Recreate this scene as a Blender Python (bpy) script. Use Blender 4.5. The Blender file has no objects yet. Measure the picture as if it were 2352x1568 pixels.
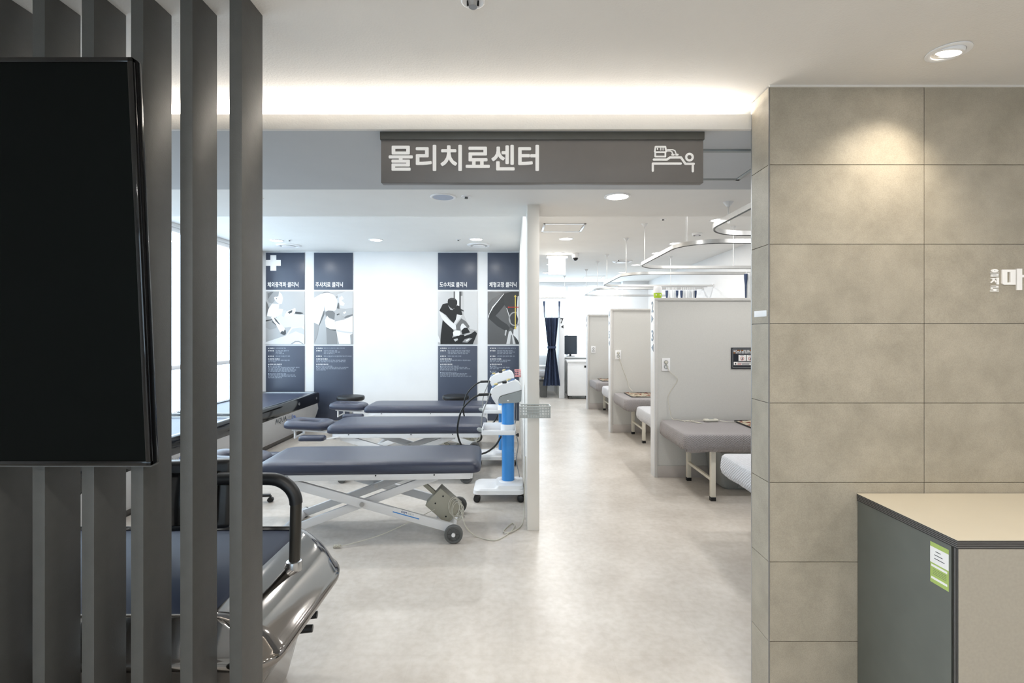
import bpy, bmesh, math, random
from mathutils import Vector, Matrix, Euler
from mathutils.geometry import tessellate_polygon

random.seed(11)
S = bpy.context.scene
C = S.collection

# ------------------------------------------------------------------ camera
cam_d = bpy.data.cameras.new('camera')
cam_d.sensor_width = 36.0
cam_d.lens = 36.0 * 1150 / 2352
cam_d.shift_y = -20.0 / 2352
cam_d.clip_start = 0.02
cam = bpy.data.objects.new('camera', cam_d)
C.objects.link(cam)
EYE = 1.45
cam.location = (0, 0, EYE)
cam.rotation_euler = (math.radians(90), 0, 0)
S.camera = cam

# ------------------------------------------------------------------ world, colour management
W = bpy.data.worlds.new('world')
S.world = W
W.use_nodes = True
nt = W.node_tree
nt.nodes.clear()
wo = nt.nodes.new('ShaderNodeOutputWorld')
bg = nt.nodes.new('ShaderNodeBackground')
bg.inputs[0].default_value = (0.72, 0.86, 1.0, 1)
bg.inputs[1].default_value = 3.8
nt.links.new(bg.outputs[0], wo.inputs[0])
S.view_settings.view_transform = 'Standard'
S.view_settings.look = 'None'
S.view_settings.gamma = 1
S.view_settings.use_curve_mapping = False
S.view_settings.exposure = 0.22
S.cycles.max_bounces = 7
S.cycles.diffuse_bounces = 4
S.cycles.glossy_bounces = 4
S.cycles.transmission_bounces = 2
S.cycles.caustics_reflective = False
S.cycles.caustics_refractive = False
S.cycles.adaptive_threshold = 0.05
S.cycles.use_denoising = True
S.cycles.sample_clamp_indirect = 6.0
DOWN_W = 9.2        # therapy room downlights
LOBBY_FILL_W = 8.5       # unseen lobby downlights added as fill
COVE_W = 24.0       # cove strip
SPOT_W = 17.0       # wall washer

# ------------------------------------------------------------------ helpers
def lin(c):
    return tuple(((v / 255) / 12.92 if v / 255 <= 0.04045 else ((v / 255 + 0.055) / 1.055) ** 2.4) for v in c)

MATS = {}
def mat(name, rgb, rough=0.5, metal=0.0, var=0.0, scale=8.0, bump=0.0, bscale=60.0, spec=0.5, emit=0.0, ecol=None, coat=0.0, detail=3.0):
    if name in MATS:
        return MATS[name]
    m = bpy.data.materials.new(name)
    m.use_nodes = True
    n = m.node_tree.nodes
    l = m.node_tree.links
    b = n['Principled BSDF']
    base = lin(rgb)
    b.inputs['Base Color'].default_value = (*base, 1)
    b.inputs['Roughness'].default_value = rough
    b.inputs['Metallic'].default_value = metal
    b.inputs['Specular IOR Level'].default_value = spec
    if coat:
        b.inputs['Coat Weight'].default_value = coat
        b.inputs['Coat Roughness'].default_value = 0.08
    tc = n.new('ShaderNodeTexCoord')
    if var > 0:
        t = n.new('ShaderNodeTexNoise')
        t.inputs['Scale'].default_value = scale
        t.inputs['Detail'].default_value = detail
        l.new(tc.outputs['Object'], t.inputs['Vector'])
        r = n.new('ShaderNodeValToRGB')
        r.color_ramp.elements[0].position = 0.3
        r.color_ramp.elements[1].position = 0.7
        r.color_ramp.elements[0].color = (*[max(0, v * (1 - var)) for v in base], 1)
        r.color_ramp.elements[1].color = (*[min(1, v * (1 + var)) for v in base], 1)
        l.new(t.outputs['Fac'], r.inputs[0])
        l.new(r.outputs[0], b.inputs['Base Color'])
    if bump > 0:
        t2 = n.new('ShaderNodeTexNoise')
        t2.inputs['Scale'].default_value = bscale
        t2.inputs['Detail'].default_value = 2
        l.new(tc.outputs['Object'], t2.inputs['Vector'])
        bp = n.new('ShaderNodeBump')
        bp.inputs['Strength'].default_value = bump
        bp.inputs['Distance'].default_value = 0.004
        l.new(t2.outputs['Fac'], bp.inputs['Height'])
        l.new(bp.outputs[0], b.inputs['Normal'])
    if emit > 0:
        b.inputs['Emission Color'].default_value = (*(ecol or base), 1)
        b.inputs['Emission Strength'].default_value = emit
    MATS[name] = m
    return m


class MB:
    """collects shapes (world coordinates) into one mesh object"""
    def __init__(s):
        s.bm = bmesh.new()
        s.mi = 0
    def _take(s, tmp, M=None):
        mp = {}
        for v in tmp.verts:
            mp[v] = s.bm.verts.new(M @ v.co if M else v.co)
        for f in tmp.faces:
            try:
                nf = s.bm.faces.new([mp[v] for v in f.verts])
                nf.material_index = s.mi
            except ValueError:
                pass
        tmp.free()
        return s
    def obox(s, c, size, rot=(0, 0, 0), bev=0.0, seg=2):
        t = bmesh.new()
        bmesh.ops.create_cube(t, size=1.0)
        for v in t.verts:
            v.co = Vector((v.co.x * size[0], v.co.y * size[1], v.co.z * size[2]))
        if bev:
            bmesh.ops.bevel(t, geom=list(t.edges), offset=min(bev, min(size) * 0.49), segments=seg, profile=0.5, affect='EDGES')
        R = rot if isinstance(rot, Matrix) else Euler(rot).to_matrix().to_4x4()
        return s._take(t, Matrix.Translation(Vector(c)) @ R)
    def box(s, x0, x1, y0, y1, z0, z1, bev=0.0, seg=2):
        return s.obox(((x0 + x1) / 2, (y0 + y1) / 2, (z0 + z1) / 2), (abs(x1 - x0), abs(y1 - y0), abs(z1 - z0)), (0, 0, 0), bev, seg)
    def bar(s, p0, p1, w, h, bev=0.0, up=(0, 0, 1)):
        """rectangular bar from p0 to p1; w across, h along 'up'"""
        p0, p1 = Vector(p0), Vector(p1)
        d = (p1 - p0)
        x = d.normalized()
        u = Vector(up)
        y = u.cross(x).normalized()
        z = x.cross(y)
        R = Matrix((x, y, z)).transposed().to_4x4()
        return s.obox((p0 + p1) / 2, (d.length, w, h), R, bev)
    def cyl(s, p0, p1, r, r1=None, seg=20):
        p0, p1 = Vector(p0), Vector(p1)
        d = p1 - p0
        t = bmesh.new()
        bmesh.ops.create_cone(t, cap_ends=True, segments=seg, radius1=r, radius2=r if r1 is None else r1, depth=d.length)
        q = Vector((0, 0, 1)).rotation_difference(d.normalized()).to_matrix().to_4x4()
        return s._take(t, Matrix.Translation((p0 + p1) / 2) @ q)
    def loft(s, rings, cap0=True, cap1=True, closed=False):
        vs = [[s.bm.verts.new(p) for p in r] for r in rings]
        n = len(vs[0])
        pairs = list(zip(vs, vs[1:])) + ([(vs[-1], vs[0])] if closed else [])
        for a, b in pairs:
            for i in range(n):
                j = (i + 1) % n
                try:
                    f = s.bm.faces.new((a[i], a[j], b[j], b[i]))
                    f.material_index = s.mi
                except ValueError:
                    pass
        if not closed:
            for flag, ring, rev in ((cap0, vs[0], True), (cap1, vs[-1], False)):
                if flag:
                    f = s.bm.faces.new(list(reversed(ring)) if rev else ring)
                    f.material_index = s.mi
        return s
    def lathe(s, prof, c, axis=(0, 0, 1), seg=24):
        q = Vector((0, 0, 1)).rotation_difference(Vector(axis).normalized()).to_matrix()
        c = Vector(c)
        rings = []
        for r, z in prof:
            rings.append([c + q @ Vector((max(r, 1e-5) * math.cos(2 * math.pi * k / seg), max(r, 1e-5) * math.sin(2 * math.pi * k / seg), z)) for k in range(seg)])
        return s.loft(rings, closed=(prof[0][0] > 1e-4 and prof[-1][0] > 1e-4))
    def tube(s, path, r, seg=8):
        pts = [Vector(p) for p in path]
        n = len(pts)
        tang = []
        for i in range(n):
            a, b = pts[max(0, i - 1)], pts[min(n - 1, i + 1)]
            tang.append((b - a).normalized())
        t = tang[0]
        u = t.orthogonal().normalized()
        rings = []
        for i in range(n):
            u = (u - tang[i] * u.dot(tang[i]))
            u = u.normalized() if u.length > 1e-6 else tang[i].orthogonal().normalized()
            v = tang[i].cross(u)
            rr = r[i] if isinstance(r, (list, tuple)) else r
            rings.append([pts[i] + (u * math.cos(2 * math.pi * k / seg) + v * math.sin(2 * math.pi * k / seg)) * rr for k in range(seg)])
        return s.loft(rings)
    def ribbon(s, path, w, h):
        """flat rail of rectangular section along a horizontal path"""
        pts = [Vector(p) for p in path]
        n = len(pts)
        rings = []
        for i in range(n):
            d = (pts[min(n - 1, i + 1)] - pts[max(0, i - 1)]).normalized()
            y = Vector((0, 0, 1)).cross(d).normalized() * w / 2
            z = Vector((0, 0, h / 2))
            rings.append([pts[i] - y - z, pts[i] + y - z, pts[i] + y + z, pts[i] - y + z])
        return s.loft(rings)
    def prism(s, poly, a, b, fn):
        """polygon (u,v) extruded from a to b; fn(u,v,t) gives the point"""
        r0 = [fn(u, v, a) for u, v in poly]
        r1 = [fn(u, v, b) for u, v in poly]
        return s.loft([r0, r1])
    def poly(s, pts):
        f = s.bm.faces.new([s.bm.verts.new(p) for p in pts])
        f.material_index = s.mi
        return s
    def build(s, name, mats, parent=None, smooth=35, fixn=True):
        if fixn:
            bmesh.ops.recalc_face_normals(s.bm, faces=list(s.bm.faces))
        off = Vector((0, 0, 0))
        p = parent
        while p is not None:
            off += p.location
            p = p.parent
        if off.length > 0:
            bmesh.ops.translate(s.bm, verts=list(s.bm.verts), vec=-off)
        me = bpy.data.meshes.new(name)
        s.bm.to_mesh(me)
        s.bm.free()
        for m in (mats if isinstance(mats, (list, tuple)) else [mats]):
            me.materials.append(m)
        if smooth:
            me.polygons.foreach_set('use_smooth', [True] * len(me.polygons))
            me.set_sharp_from_angle(angle=math.radians(smooth))
        o = bpy.data.objects.new(name, me)
        C.objects.link(o)
        o.parent = parent
        return o


def tag(o, label, cat, group=None, kind=None):
    o['label'] = label
    if cat:
        o['category'] = cat
    if group:
        o['group'] = group
    if kind:
        o['kind'] = kind
    return o

def thing(name, label, cat, loc, group=None, kind=None):
    o = bpy.data.objects.new(name, None)
    o.empty_display_size = 0.1
    C.objects.link(o)
    o.location = loc
    return tag(o, label, cat, group, kind)

def dup(o, parent=None):
    c = o.copy()
    C.objects.link(c)
    c.parent = parent
    for ch in list(o.children):
        dup(ch, c)
    return c

def place(src, loc, label, rotz=0.0, first=False):
    o = src if first else dup(src)
    o.location = loc
    o.rotation_euler = (0, 0, rotz)
    o['label'] = label
    return o

def rr(x0, x1, y0, y1, r, z, n=6, m=1, tilt=None):
    """rounded rectangle ring"""
    rs = r if isinstance(r, tuple) else (r, r, r, r)
    rs = [max(1e-4, min(q, (x1 - x0) / 2 - 1e-4, (y1 - y0) / 2 - 1e-4)) for q in rs]
    P = []
    for r, sx_, sy_, a0 in ((rs[0], 1, 1, 0), (rs[1], 0, 1, 90), (rs[2], 0, 0, 180), (rs[3], 1, 0, 270)):
        cx = x1 - r if sx_ else x0 + r
        cy = y1 - r if sy_ else y0 + r
        arc = [(cx + r * math.cos(math.radians(a0 + 90 * k / n)), cy + r * math.sin(math.radians(a0 + 90 * k / n))) for k in range(n + 1)]
        P.append(arc)
    out = []
    for i in range(4):
        out += P[i]
        if m > 1:
            a, b = P[i][-1], P[(i + 1) % 4][0]
            for k in range(1, m):
                out.append((a[0] + (b[0] - a[0]) * k / m, a[1] + (b[1] - a[1]) * k / m))
    return [Vector((x, y, z + (tilt(x, y) if tilt else 0))) for x, y in out]

def spline(pts, n=8):
    P = [Vector(p) for p in pts]
    out = []
    for i in range(len(P) - 1):
        p0, p1, p2, p3 = P[max(0, i - 1)], P[i], P[i + 1], P[min(len(P) - 1, i + 2)]
        for k in range(n):
            t = k / n
            out.append(0.5 * ((2 * p1) + (p2 - p0) * t + (2 * p0 - 5 * p1 + 4 * p2 - p3) * t * t + (3 * p1 - p0 - 3 * p2 + p3) * t ** 3))
    out.append(P[-1])
    return out

FRONT = lambda o: (lambda u, v, t: Vector((o[0] + u, o[1] - t, o[2] + v)))          # faces the camera (-Y)
CORR = lambda o: (lambda u, v, t: Vector((o[0] - t, o[1] - u, o[2] + v)))           # faces -X
SIDE = lambda o: (lambda u, v, t: Vector((o[0] + t, o[1] + u, o[2] + v)))           # faces +X

TEXTS = []
def text(name, body, m, parent, fn, width=None, height=None, bold=0.0, extrude=0.001, res=2):
    """lettering as a mesh object; filled in by set_type() below. bold = stroke growth as a share of the letter height"""
    me = bpy.data.meshes.new(name)
    me.materials.append(m)
    ob = bpy.data.objects.new(name, me)
    C.objects.link(ob)
    ob.parent = parent
    off = Vector((0, 0, 0))
    p = parent
    while p is not None:
        off += p.location
        p = p.parent
    TEXTS.append((me, body, fn, width, height, bold, extrude, res, off))
    return ob

def set_type():
    """all lettering is set in a few passes, one line per request, then cut apart"""
    ts = bpy.data.scenes.new('lettering_bench')
    for res in sorted(set(t[7] for t in TEXTS)):
        req = [t for t in TEXTS if t[7] == res]
        c = bpy.data.curves.new('lines', 'FONT')
        c.body = '\n'.join(t[1] for t in req)
        c.size = 1.0
        c.resolution_u = res
        c.space_line = 3.0
        c.extrude = 0.5
        o = bpy.data.objects.new('lines', c)
        ts.collection.objects.link(o)
        ts.view_layers[0].update()
        src = bpy.data.meshes.new_from_object(o.evaluated_get(ts.view_layers[0].depsgraph))
        bpy.data.objects.remove(o)
        bpy.data.curves.remove(c)
        co = [v.co.copy() for v in src.vertices]
        per = {}
        for p in src.polygons:
            k = int(round((0.35 - co[p.vertices[0]].y) / 3.0))
            per.setdefault(k, []).append(list(p.vertices))
        for k, (me, body, fn, width, height, bold, extrude, r_, off) in enumerate(req):
            polys = per.get(k, [])
            used = sorted(set(i for p in polys for i in p))
            x0 = min(co[i].x for i in used); x1 = max(co[i].x for i in used)
            y0 = min(co[i].y for i in used); y1 = max(co[i].y for i in used)
            b = bold * (y1 - y0)
            sx = width / (x1 - x0 + 2 * b) if width else None
            sy = height / (y1 - y0 + 2 * b) if height else sx
            sx = sx or sy
            offs = [(0, 0)] + ([(b * math.cos(a * math.pi / 4), b * math.sin(a * math.pi / 4)) for a in range(8)] if b else [])
            V, Fc = [], []
            for q_, (dx, dy) in enumerate(offs):
                mp = {}
                for i in used:
                    mp[i] = len(V)
                    v = co[i]
                    V.append(fn((v.x + dx + b - x0) * sx, (v.y + dy + b - y0) * sy, (v.z + 0.5) * 2 * extrude * (1 + 0.004 * q_)) - off)
                Fc += [[mp[i] for i in p] for p in polys]
            me.from_pydata(V, [], Fc)
            me.update()
        bpy.data.meshes.remove(src)
    bpy.data.scenes.remove(ts)

STK = [0]
def stroke(mb, pts, w, fn, t=0.0, caps=True, thick=0.0015):
    """flat stroked polyline in (u,v); pieces differ in height by a hair so that none coincide"""
    def th():
        STK[0] = (STK[0] + 1) % 40
        return t + thick + STK[0] * 0.000008
    for a, b in zip(pts, pts[1:]):
        d = Vector((b[0] - a[0], b[1] - a[1]))
        n = Vector((-d.y, d.x)).normalized() * w / 2
        q = [(a[0] + n.x, a[1] + n.y), (a[0] - n.x, a[1] - n.y), (b[0] - n.x, b[1] - n.y), (b[0] + n.x, b[1] + n.y)]
        mb.prism(q, t, th(), fn)
    if caps:
        for a in pts:
            mb.prism([(a[0] + w / 2 * math.cos(k * math.pi / 6), a[1] + w / 2 * math.sin(k * math.pi / 6)) for k in range(12)], t, th(), fn)

def area(name, loc, size, power, col, rot, parent=None, shape='RECTANGLE', sy=None, spread=180):
    d = bpy.data.lights.new(name, 'AREA')
    d.shape = shape
    d.size = size
    if sy:
        d.size_y = sy
    d.energy = power
    d.color = col
    d.spread = math.radians(spread)
    o = bpy.data.objects.new(name, d)
    C.objects.link(o)
    off = Vector((0, 0, 0))
    if parent is not None:
        off = parent.location
    o.parent = parent
    o.location = Vector(loc) - off
    o.rotation_euler = rot
    return o

# ------------------------------------------------------------------ materials
m_white = mat('white_paint', (230, 231, 232), 0.7, var=0.015, scale=3, bump=0.05, bscale=180)
m_ceil = mat('ceiling_paint', (232, 231, 228), 0.85, var=0.012, scale=4, bump=0.08, bscale=220)
m_lobbyceil = mat('lobby_ceiling_paint', (227, 223, 217), 0.8, var=0.015, scale=5, bump=0.25, bscale=160)
m_soffit = mat('grey_soffit_paint', (190, 192, 194), 0.75, var=0.02, scale=3, bump=0.05, bscale=200)
m_divider = mat('cream_wall_paint', (232, 227, 219), 0.65, var=0.015, scale=3)
m_slat = mat('slat_laminate', (73, 73, 71), 0.5, var=0.05, scale=30, bump=0.08, bscale=300)
m_black = mat('black_plastic', (22, 23, 25), 0.42, var=0.06, scale=20)
m_gloss = mat('gloss_black', (10, 10, 11), 0.08, var=0.03, scale=5)
m_screen = mat('screen_glass', (9, 12, 11), 0.5, var=0.02, scale=3, spec=0.05)
m_chrome = mat('chrome_shell', (146, 142, 139), 0.09, metal=1.0, var=0.02, scale=2)
m_steel = mat('brushed_steel', (190, 191, 192), 0.28, metal=1.0, var=0.05, scale=40)
m_alu = mat('aluminium_rail', (214, 214, 213), 0.3, metal=0.75, var=0.02, scale=20)
m_navy = mat('navy_vinyl', (54, 59, 77), 0.33, var=0.04, scale=14, bump=0.18, bscale=420, spec=0.55)
m_navydark = mat('navy_sheet', (28, 35, 54), 0.6, var=0.04, scale=10, spec=0.2)
m_wmetal = mat('white_enamel', (233, 234, 236), 0.35, var=0.015, scale=10)
m_wplastic = mat('white_plastic', (240, 240, 241), 0.3, var=0.01, scale=10)
m_blue = mat('blue_column', (62, 142, 214), 0.3, var=0.03, scale=8)
m_rubber = mat('grey_rubber', (92, 93, 92), 0.6, var=0.06, scale=30)
m_greyplastic = mat('grey_plastic', (150, 154, 153), 0.5, var=0.03, scale=15)
m_basket = mat('basket_plastic', (186, 190, 188), 0.5, var=0.02, scale=15)
m_canopy = mat('rod_canopy', (222, 223, 224), 0.35, var=0.01)
m_putty = mat('putty_box', (168, 165, 150), 0.5, var=0.03, scale=15)
m_cord = mat('ivory_cord', (205, 202, 190), 0.5, var=0.03, scale=20)
m_greycord = mat('grey_cord', (150, 150, 148), 0.5, var=0.03, scale=20)
m_part = mat('partition_laminate', (206, 205, 201), 0.55, var=0.02, scale=90, bump=0.05, bscale=300)
m_parttrim = mat('partition_trim', (207, 205, 202), 0.5, var=0.02, scale=30)
m_basestrip = mat('base_strip_vinyl', (182, 175, 170), 0.5, var=0.02, scale=30)
m_endcap = mat('end_cap_white', (226, 228, 231), 0.4, var=0.01, scale=20)
m_bedleg = mat('ivory_steel', (226, 221, 207), 0.4, var=0.02, scale=20)
m_ink = mat('dark_lettering', (40, 44, 52), 0.3, var=0.05, scale=40)
m_whiteink = mat('white_lettering', (250, 248, 246), 0.45, var=0.01, scale=30)
m_sign = mat('sign_panel', (110, 106, 103), 0.42, var=0.03, scale=12)
m_signtop = mat('sign_bracket', (80, 79, 74), 0.45, var=0.03, scale=12)
m_slate = mat('poster_slate', (70, 77, 93), 0.36, var=0.03, scale=4)
m_green = mat('label_green', (178, 200, 110), 0.45, var=0.03, scale=30)
m_lime = mat('lime_green', (176, 208, 48), 0.4, var=0.03, scale=30)
m_pink = mat('pink_plastic', (236, 170, 168), 0.45, var=0.03, scale=30)
m_curtain = mat('navy_curtain', (50, 63, 90), 0.85, var=0.08, scale=40, bump=0.15, bscale=500)
m_cream = mat('counter_cream', (224, 214, 194), 0.35, var=0.015, scale=6)
m_front = mat('counter_front', (166, 159, 146), 0.45, var=0.04, scale=120)
m_side = mat('counter_side', (104, 107, 101), 0.5, var=0.05, scale=10)
m_plydark = mat('ply_dark', (40, 36, 34), 0.5, var=0.05, scale=60)
m_plylight = mat('ply_light', (120, 118, 116), 0.5, var=0.05, scale=60)
m_brass = mat('brass_knob', (196, 178, 120), 0.35, metal=0.2, var=0.05, scale=30)
m_lamp = mat('lamp_diffuser', (255, 253, 248), 0.4, var=0.0, emit=9.0, ecol=(1.0, 0.97, 0.92))
m_lampwarm = mat('lamp_warm', (255, 246, 230), 0.4, var=0.0, emit=14.0, ecol=(1.0, 0.90, 0.76))
m_led = mat('led_strip', (255, 250, 240), 0.4, emit=12.0, ecol=(1.0, 0.93, 0.82))
m_exit = mat('lit_sign_face', (255, 255, 252), 0.4, emit=4.0, ecol=(0.98, 1.0, 0.97))


def stone_mat():
    m = bpy.data.materials.new('stone_tile')
    m.use_nodes = True
    n, l = m.node_tree.nodes, m.node_tree.links
    b = n['Principled BSDF']
    tc = n.new('ShaderNodeTexCoord')
    oi = n.new('ShaderNodeObjectInfo')
    ad = n.new('ShaderNodeVectorMath'); ad.operation = 'MULTIPLY_ADD'
    ad.inputs[1].default_value = (1, 1, 1)
    cb = n.new('ShaderNodeCombineXYZ')
    mu = n.new('ShaderNodeMath'); mu.operation = 'MULTIPLY'; mu.inputs[1].default_value = 37.0
    l.new(oi.outputs['Random'], mu.inputs[0])
    l.new(mu.outputs[0], cb.inputs[0]); l.new(mu.outputs[0], cb.inputs[1])
    l.new(tc.outputs['Object'], ad.inputs[0]); l.new(cb.outputs[0], ad.inputs[2])
    t1 = n.new('ShaderNodeTexNoise'); t1.inputs['Scale'].default_value = 7; t1.inputs['Detail'].default_value = 5; t1.inputs['Roughness'].default_value = 0.62
    t2 = n.new('ShaderNodeTexNoise'); t2.inputs['Scale'].default_value = 300; t2.inputs['Detail'].default_value = 3
    l.new(ad.outputs[0], t1.inputs['Vector']); l.new(ad.outputs[0], t2.inputs['Vector'])
    r1 = n.new('ShaderNodeValToRGB')
    r1.color_ramp.elements[0].position = 0.28; r1.color_ramp.elements[1].position = 0.72
    r1.color_ramp.elements[0].color = (*lin((154, 146, 131)), 1)
    r1.color_ramp.elements[1].color = (*lin((180, 171, 155)), 1)
    l.new(t1.outputs['Fac'], r1.inputs[0])
    r2 = n.new('ShaderNodeValToRGB')
    r2.color_ramp.elements[0].position = 0.35; r2.color_ramp.elements[1].position = 0.6
    r2.color_ramp.elements[0].color = (0.88, 0.88, 0.87, 1); r2.color_ramp.elements[1].color = (1, 1, 1, 1)
    l.new(t2.outputs['Fac'], r2.inputs[0])
    mx = n.new('ShaderNodeMix'); mx.data_type = 'RGBA'; mx.blend_type = 'MULTIPLY'; mx.inputs[0].default_value = 1.0
    l.new(r1.outputs[0], mx.inputs[6]); l.new(r2.outputs[0], mx.inputs[7])
    l.new(mx.outputs[2], b.inputs['Base Color'])
    b.inputs['Roughness'].default_value = 0.55
    bp = n.new('ShaderNodeBump'); bp.inputs['Strength'].default_value = 0.12; bp.inputs['Distance'].default_value = 0.003
    l.new(t2.outputs['Fac'], bp.inputs['Height']); l.new(bp.outputs[0], b.inputs['Normal'])
    return m
m_stone = stone_mat()


def floor_mat():
    m = bpy.data.materials.new('vinyl_floor')
    m.use_nodes = True
    n, l = m.node_tree.nodes, m.node_tree.links
    b = n['Principled BSDF']
    tc = n.new('ShaderNodeTexCoord')
    t1 = n.new('ShaderNodeTexNoise'); t1.inputs['Scale'].default_value = 2.2; t1.inputs['Detail'].default_value = 6; t1.inputs['Roughness'].default_value = 0.65
    t2 = n.new('ShaderNodeTexNoise'); t2.inputs['Scale'].default_value = 26; t2.inputs['Detail'].default_value = 4
    l.new(tc.outputs['Object'], t1.inputs['Vector']); l.new(tc.outputs['Object'], t2.inputs['Vector'])
    r1 = n.new('ShaderNodeValToRGB')
    r1.color_ramp.elements[0].position = 0.3; r1.color_ramp.elements[1].position = 0.7
    r1.color_ramp.elements[0].color = (*lin((195, 187, 178)), 1)
    r1.color_ramp.elements[1].color = (*lin((218, 212, 205)), 1)
    l.new(t1.outputs['Fac'], r1.inputs[0])
    r2 = n.new('ShaderNodeValToRGB')
    r2.color_ramp.elements[0].position = 0.32; r2.color_ramp.elements[1].position = 0.62
    r2.color_ramp.elements[0].color = (0.90, 0.89, 0.87, 1); r2.color_ramp.elements[1].color = (1, 1, 1, 1)
    l.new(t2.outputs['Fac'], r2.inputs[0])
    br = n.new('ShaderNodeTexBrick')
    br.offset = 0.5
    br.inputs['Scale'].default_value = 1.0
    br.inputs['Brick Width'].default_value = 0.9
    br.inputs['Row Height'].default_value = 0.45
    br.inputs['Mortar Size'].default_value = 0.0018
    br.inputs['Color1'].default_value = (1, 1, 1, 1)
    br.inputs['Color2'].default_value = (0.975, 0.973, 0.968, 1)
    br.inputs['Mortar'].default_value = (0.945, 0.94, 0.93, 1)
    l.new(tc.outputs['Object'], br.inputs['Vector'])
    mx = n.new('ShaderNodeMix'); mx.data_type = 'RGBA'; mx.blend_type = 'MULTIPLY'; mx.inputs[0].default_value = 1.0
    l.new(r1.outputs[0], mx.inputs[6]); l.new(r2.outputs[0], mx.inputs[7])
    mx2 = n.new('ShaderNodeMix'); mx2.data_type = 'RGBA'; mx2.blend_type = 'MULTIPLY'; mx2.inputs[0].default_value = 1.0
    l.new(mx.outputs[2], mx2.inputs[6]); l.new(br.outputs['Color'], mx2.inputs[7])
    l.new(mx2.outputs[2], b.inputs['Base Color'])
    b.inputs['Roughness'].default_value = 0.31
    b.inputs['Specular IOR Level'].default_value = 0.45
    return m
m_floor = floor_mat()


def quilt_mat(name, rgb):
    m = bpy.data.materials.new(name)
    m.use_nodes = True
    n, l = m.node_tree.nodes, m.node_tree.links
    b = n['Principled BSDF']
    b.inputs['Base Color'].default_value = (*lin(rgb), 1)
    b.inputs['Roughness'].default_value = 0.75
    tc = n.new('ShaderNodeTexCoord')
    hs = []
    for ang in ((1, 1, 1.3), (1, -1, -1.3)):
        d = n.new('ShaderNodeVectorMath'); d.operation = 'DOT_PRODUCT'
        d.inputs[1].default_value = ang
        l.new(tc.outputs['Object'], d.inputs[0])
        k = n.new('ShaderNodeMath'); k.operation = 'MULTIPLY'; k.inputs[1].default_value = 125.0
        l.new(d.outputs['Value'], k.inputs[0])
        sn = n.new('ShaderNodeMath'); sn.operation = 'SINE'
        l.new(k.outputs[0], sn.inputs[0])
        ab = n.new('ShaderNodeMath'); ab.operation = 'ABSOLUTE'
        l.new(sn.outputs[0], ab.inputs[0])
        hs.append(ab)
    mn = n.new('ShaderNodeMath'); mn.operation = 'MINIMUM'
    l.new(hs[0].outputs[0], mn.inputs[0]); l.new(hs[1].outputs[0], mn.inputs[1])
    bp = n.new('ShaderNodeBump'); bp.inputs['Strength'].default_value = 0.7; bp.inputs['Distance'].default_value = 0.006
    l.new(mn.outputs[0], bp.inputs['Height']); l.new(bp.outputs[0], b.inputs['Normal'])
    return m
m_quilt = quilt_mat('grey_quilt', (158, 154, 155))
m_quiltlight = quilt_mat('pale_quilt', (204, 205, 210))


def floral_mat():
    m = bpy.data.materials.new('floral_cloth')
    m.use_nodes = True
    n, l = m.node_tree.nodes, m.node_tree.links
    b = n['Principled BSDF']
    tc = n.new('ShaderNodeTexCoord')
    t = n.new('ShaderNodeTexNoise'); t.inputs['Scale'].default_value = 13; t.inputs['Detail'].default_value = 2.5
    l.new(tc.outputs['Object'], t.inputs['Vector'])
    r = n.new('ShaderNodeValToRGB')
    e = r.color_ramp.elements
    e[0].position = 0.0; e[0].color = (*lin((120, 30, 28)), 1)
    e[1].position = 1.0; e[1].color = (*lin((232, 222, 200)), 1)
    for p, c in ((0.43, (150, 44, 38)), (0.45, (214, 190, 160)), (0.49, (236, 228, 208)), (0.60, (236, 228, 208)), (0.63, (160, 140, 110))):
        x = e.new(p); x.color = (*lin(c), 1)
    r.color_ramp.interpolation = 'LINEAR'
    l.new(t.outputs['Fac'], r.inputs[0]); l.new(r.outputs[0], b.inputs['Base Color'])
    b.inputs['Roughness'].default_value = 0.85
    return m
m_floral = floral_mat()


def glass_mat():
    m = bpy.data.materials.new('window_glass')
    m.use_nodes = True
    n, l = m.node_tree.nodes, m.node_tree.links
    n.remove(n['Principled BSDF'])
    tr = n.new('ShaderNodeBsdfTransparent'); tr.inputs[0].default_value = (0.94, 0.97, 0.98, 1)
    gl = n.new('ShaderNodeBsdfGlossy'); gl.inputs['Roughness'].default_value = 0.02
    fr = n.new('ShaderNodeFresnel'); fr.inputs['IOR'].default_value = 1.45
    mx = n.new('ShaderNodeMixShader')
    ge = n.new('ShaderNodeNewGeometry')
    iv = n.new('ShaderNodeMath'); iv.operation = 'SUBTRACT'; iv.inputs[0].default_value = 1.0
    ml = n.new('ShaderNodeMath'); ml.operation = 'MULTIPLY'
    l.new(ge.outputs['Backfacing'], iv.inputs[1]); l.new(fr.outputs[0], ml.inputs[0]); l.new(iv.outputs[0], ml.inputs[1])
    l.new(ml.outputs[0], mx.inputs[0]); l.new(tr.outputs[0], mx.inputs[1]); l.new(gl.outputs[0], mx.inputs[2])
    l.new(mx.outputs[0], n['Material Output'].inputs[0])
    return m
m_glass = glass_mat()


def mesh_cloth():
    m = bpy.data.materials.new('white_net')
    m.use_nodes = True
    n, l = m.node_tree.nodes, m.node_tree.links
    b = n['Principled BSDF']
    b.inputs['Base Color'].default_value = (0.85, 0.86, 0.87, 1)
    b.inputs['Roughness'].default_value = 0.9
    tr = n.new('ShaderNodeBsdfTranslucent'); tr.inputs[0].default_value = (0.85, 0.87, 0.88, 1)
    mx = n.new('ShaderNodeMixShader'); mx.inputs[0].default_value = 0.5
    l.new(b.outputs[0], mx.inputs[1]); l.new(tr.outputs[0], mx.inputs[2])
    l.new(mx.outputs[0], n['Material Output'].inputs[0])
    return m
m_net = mesh_cloth()

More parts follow.
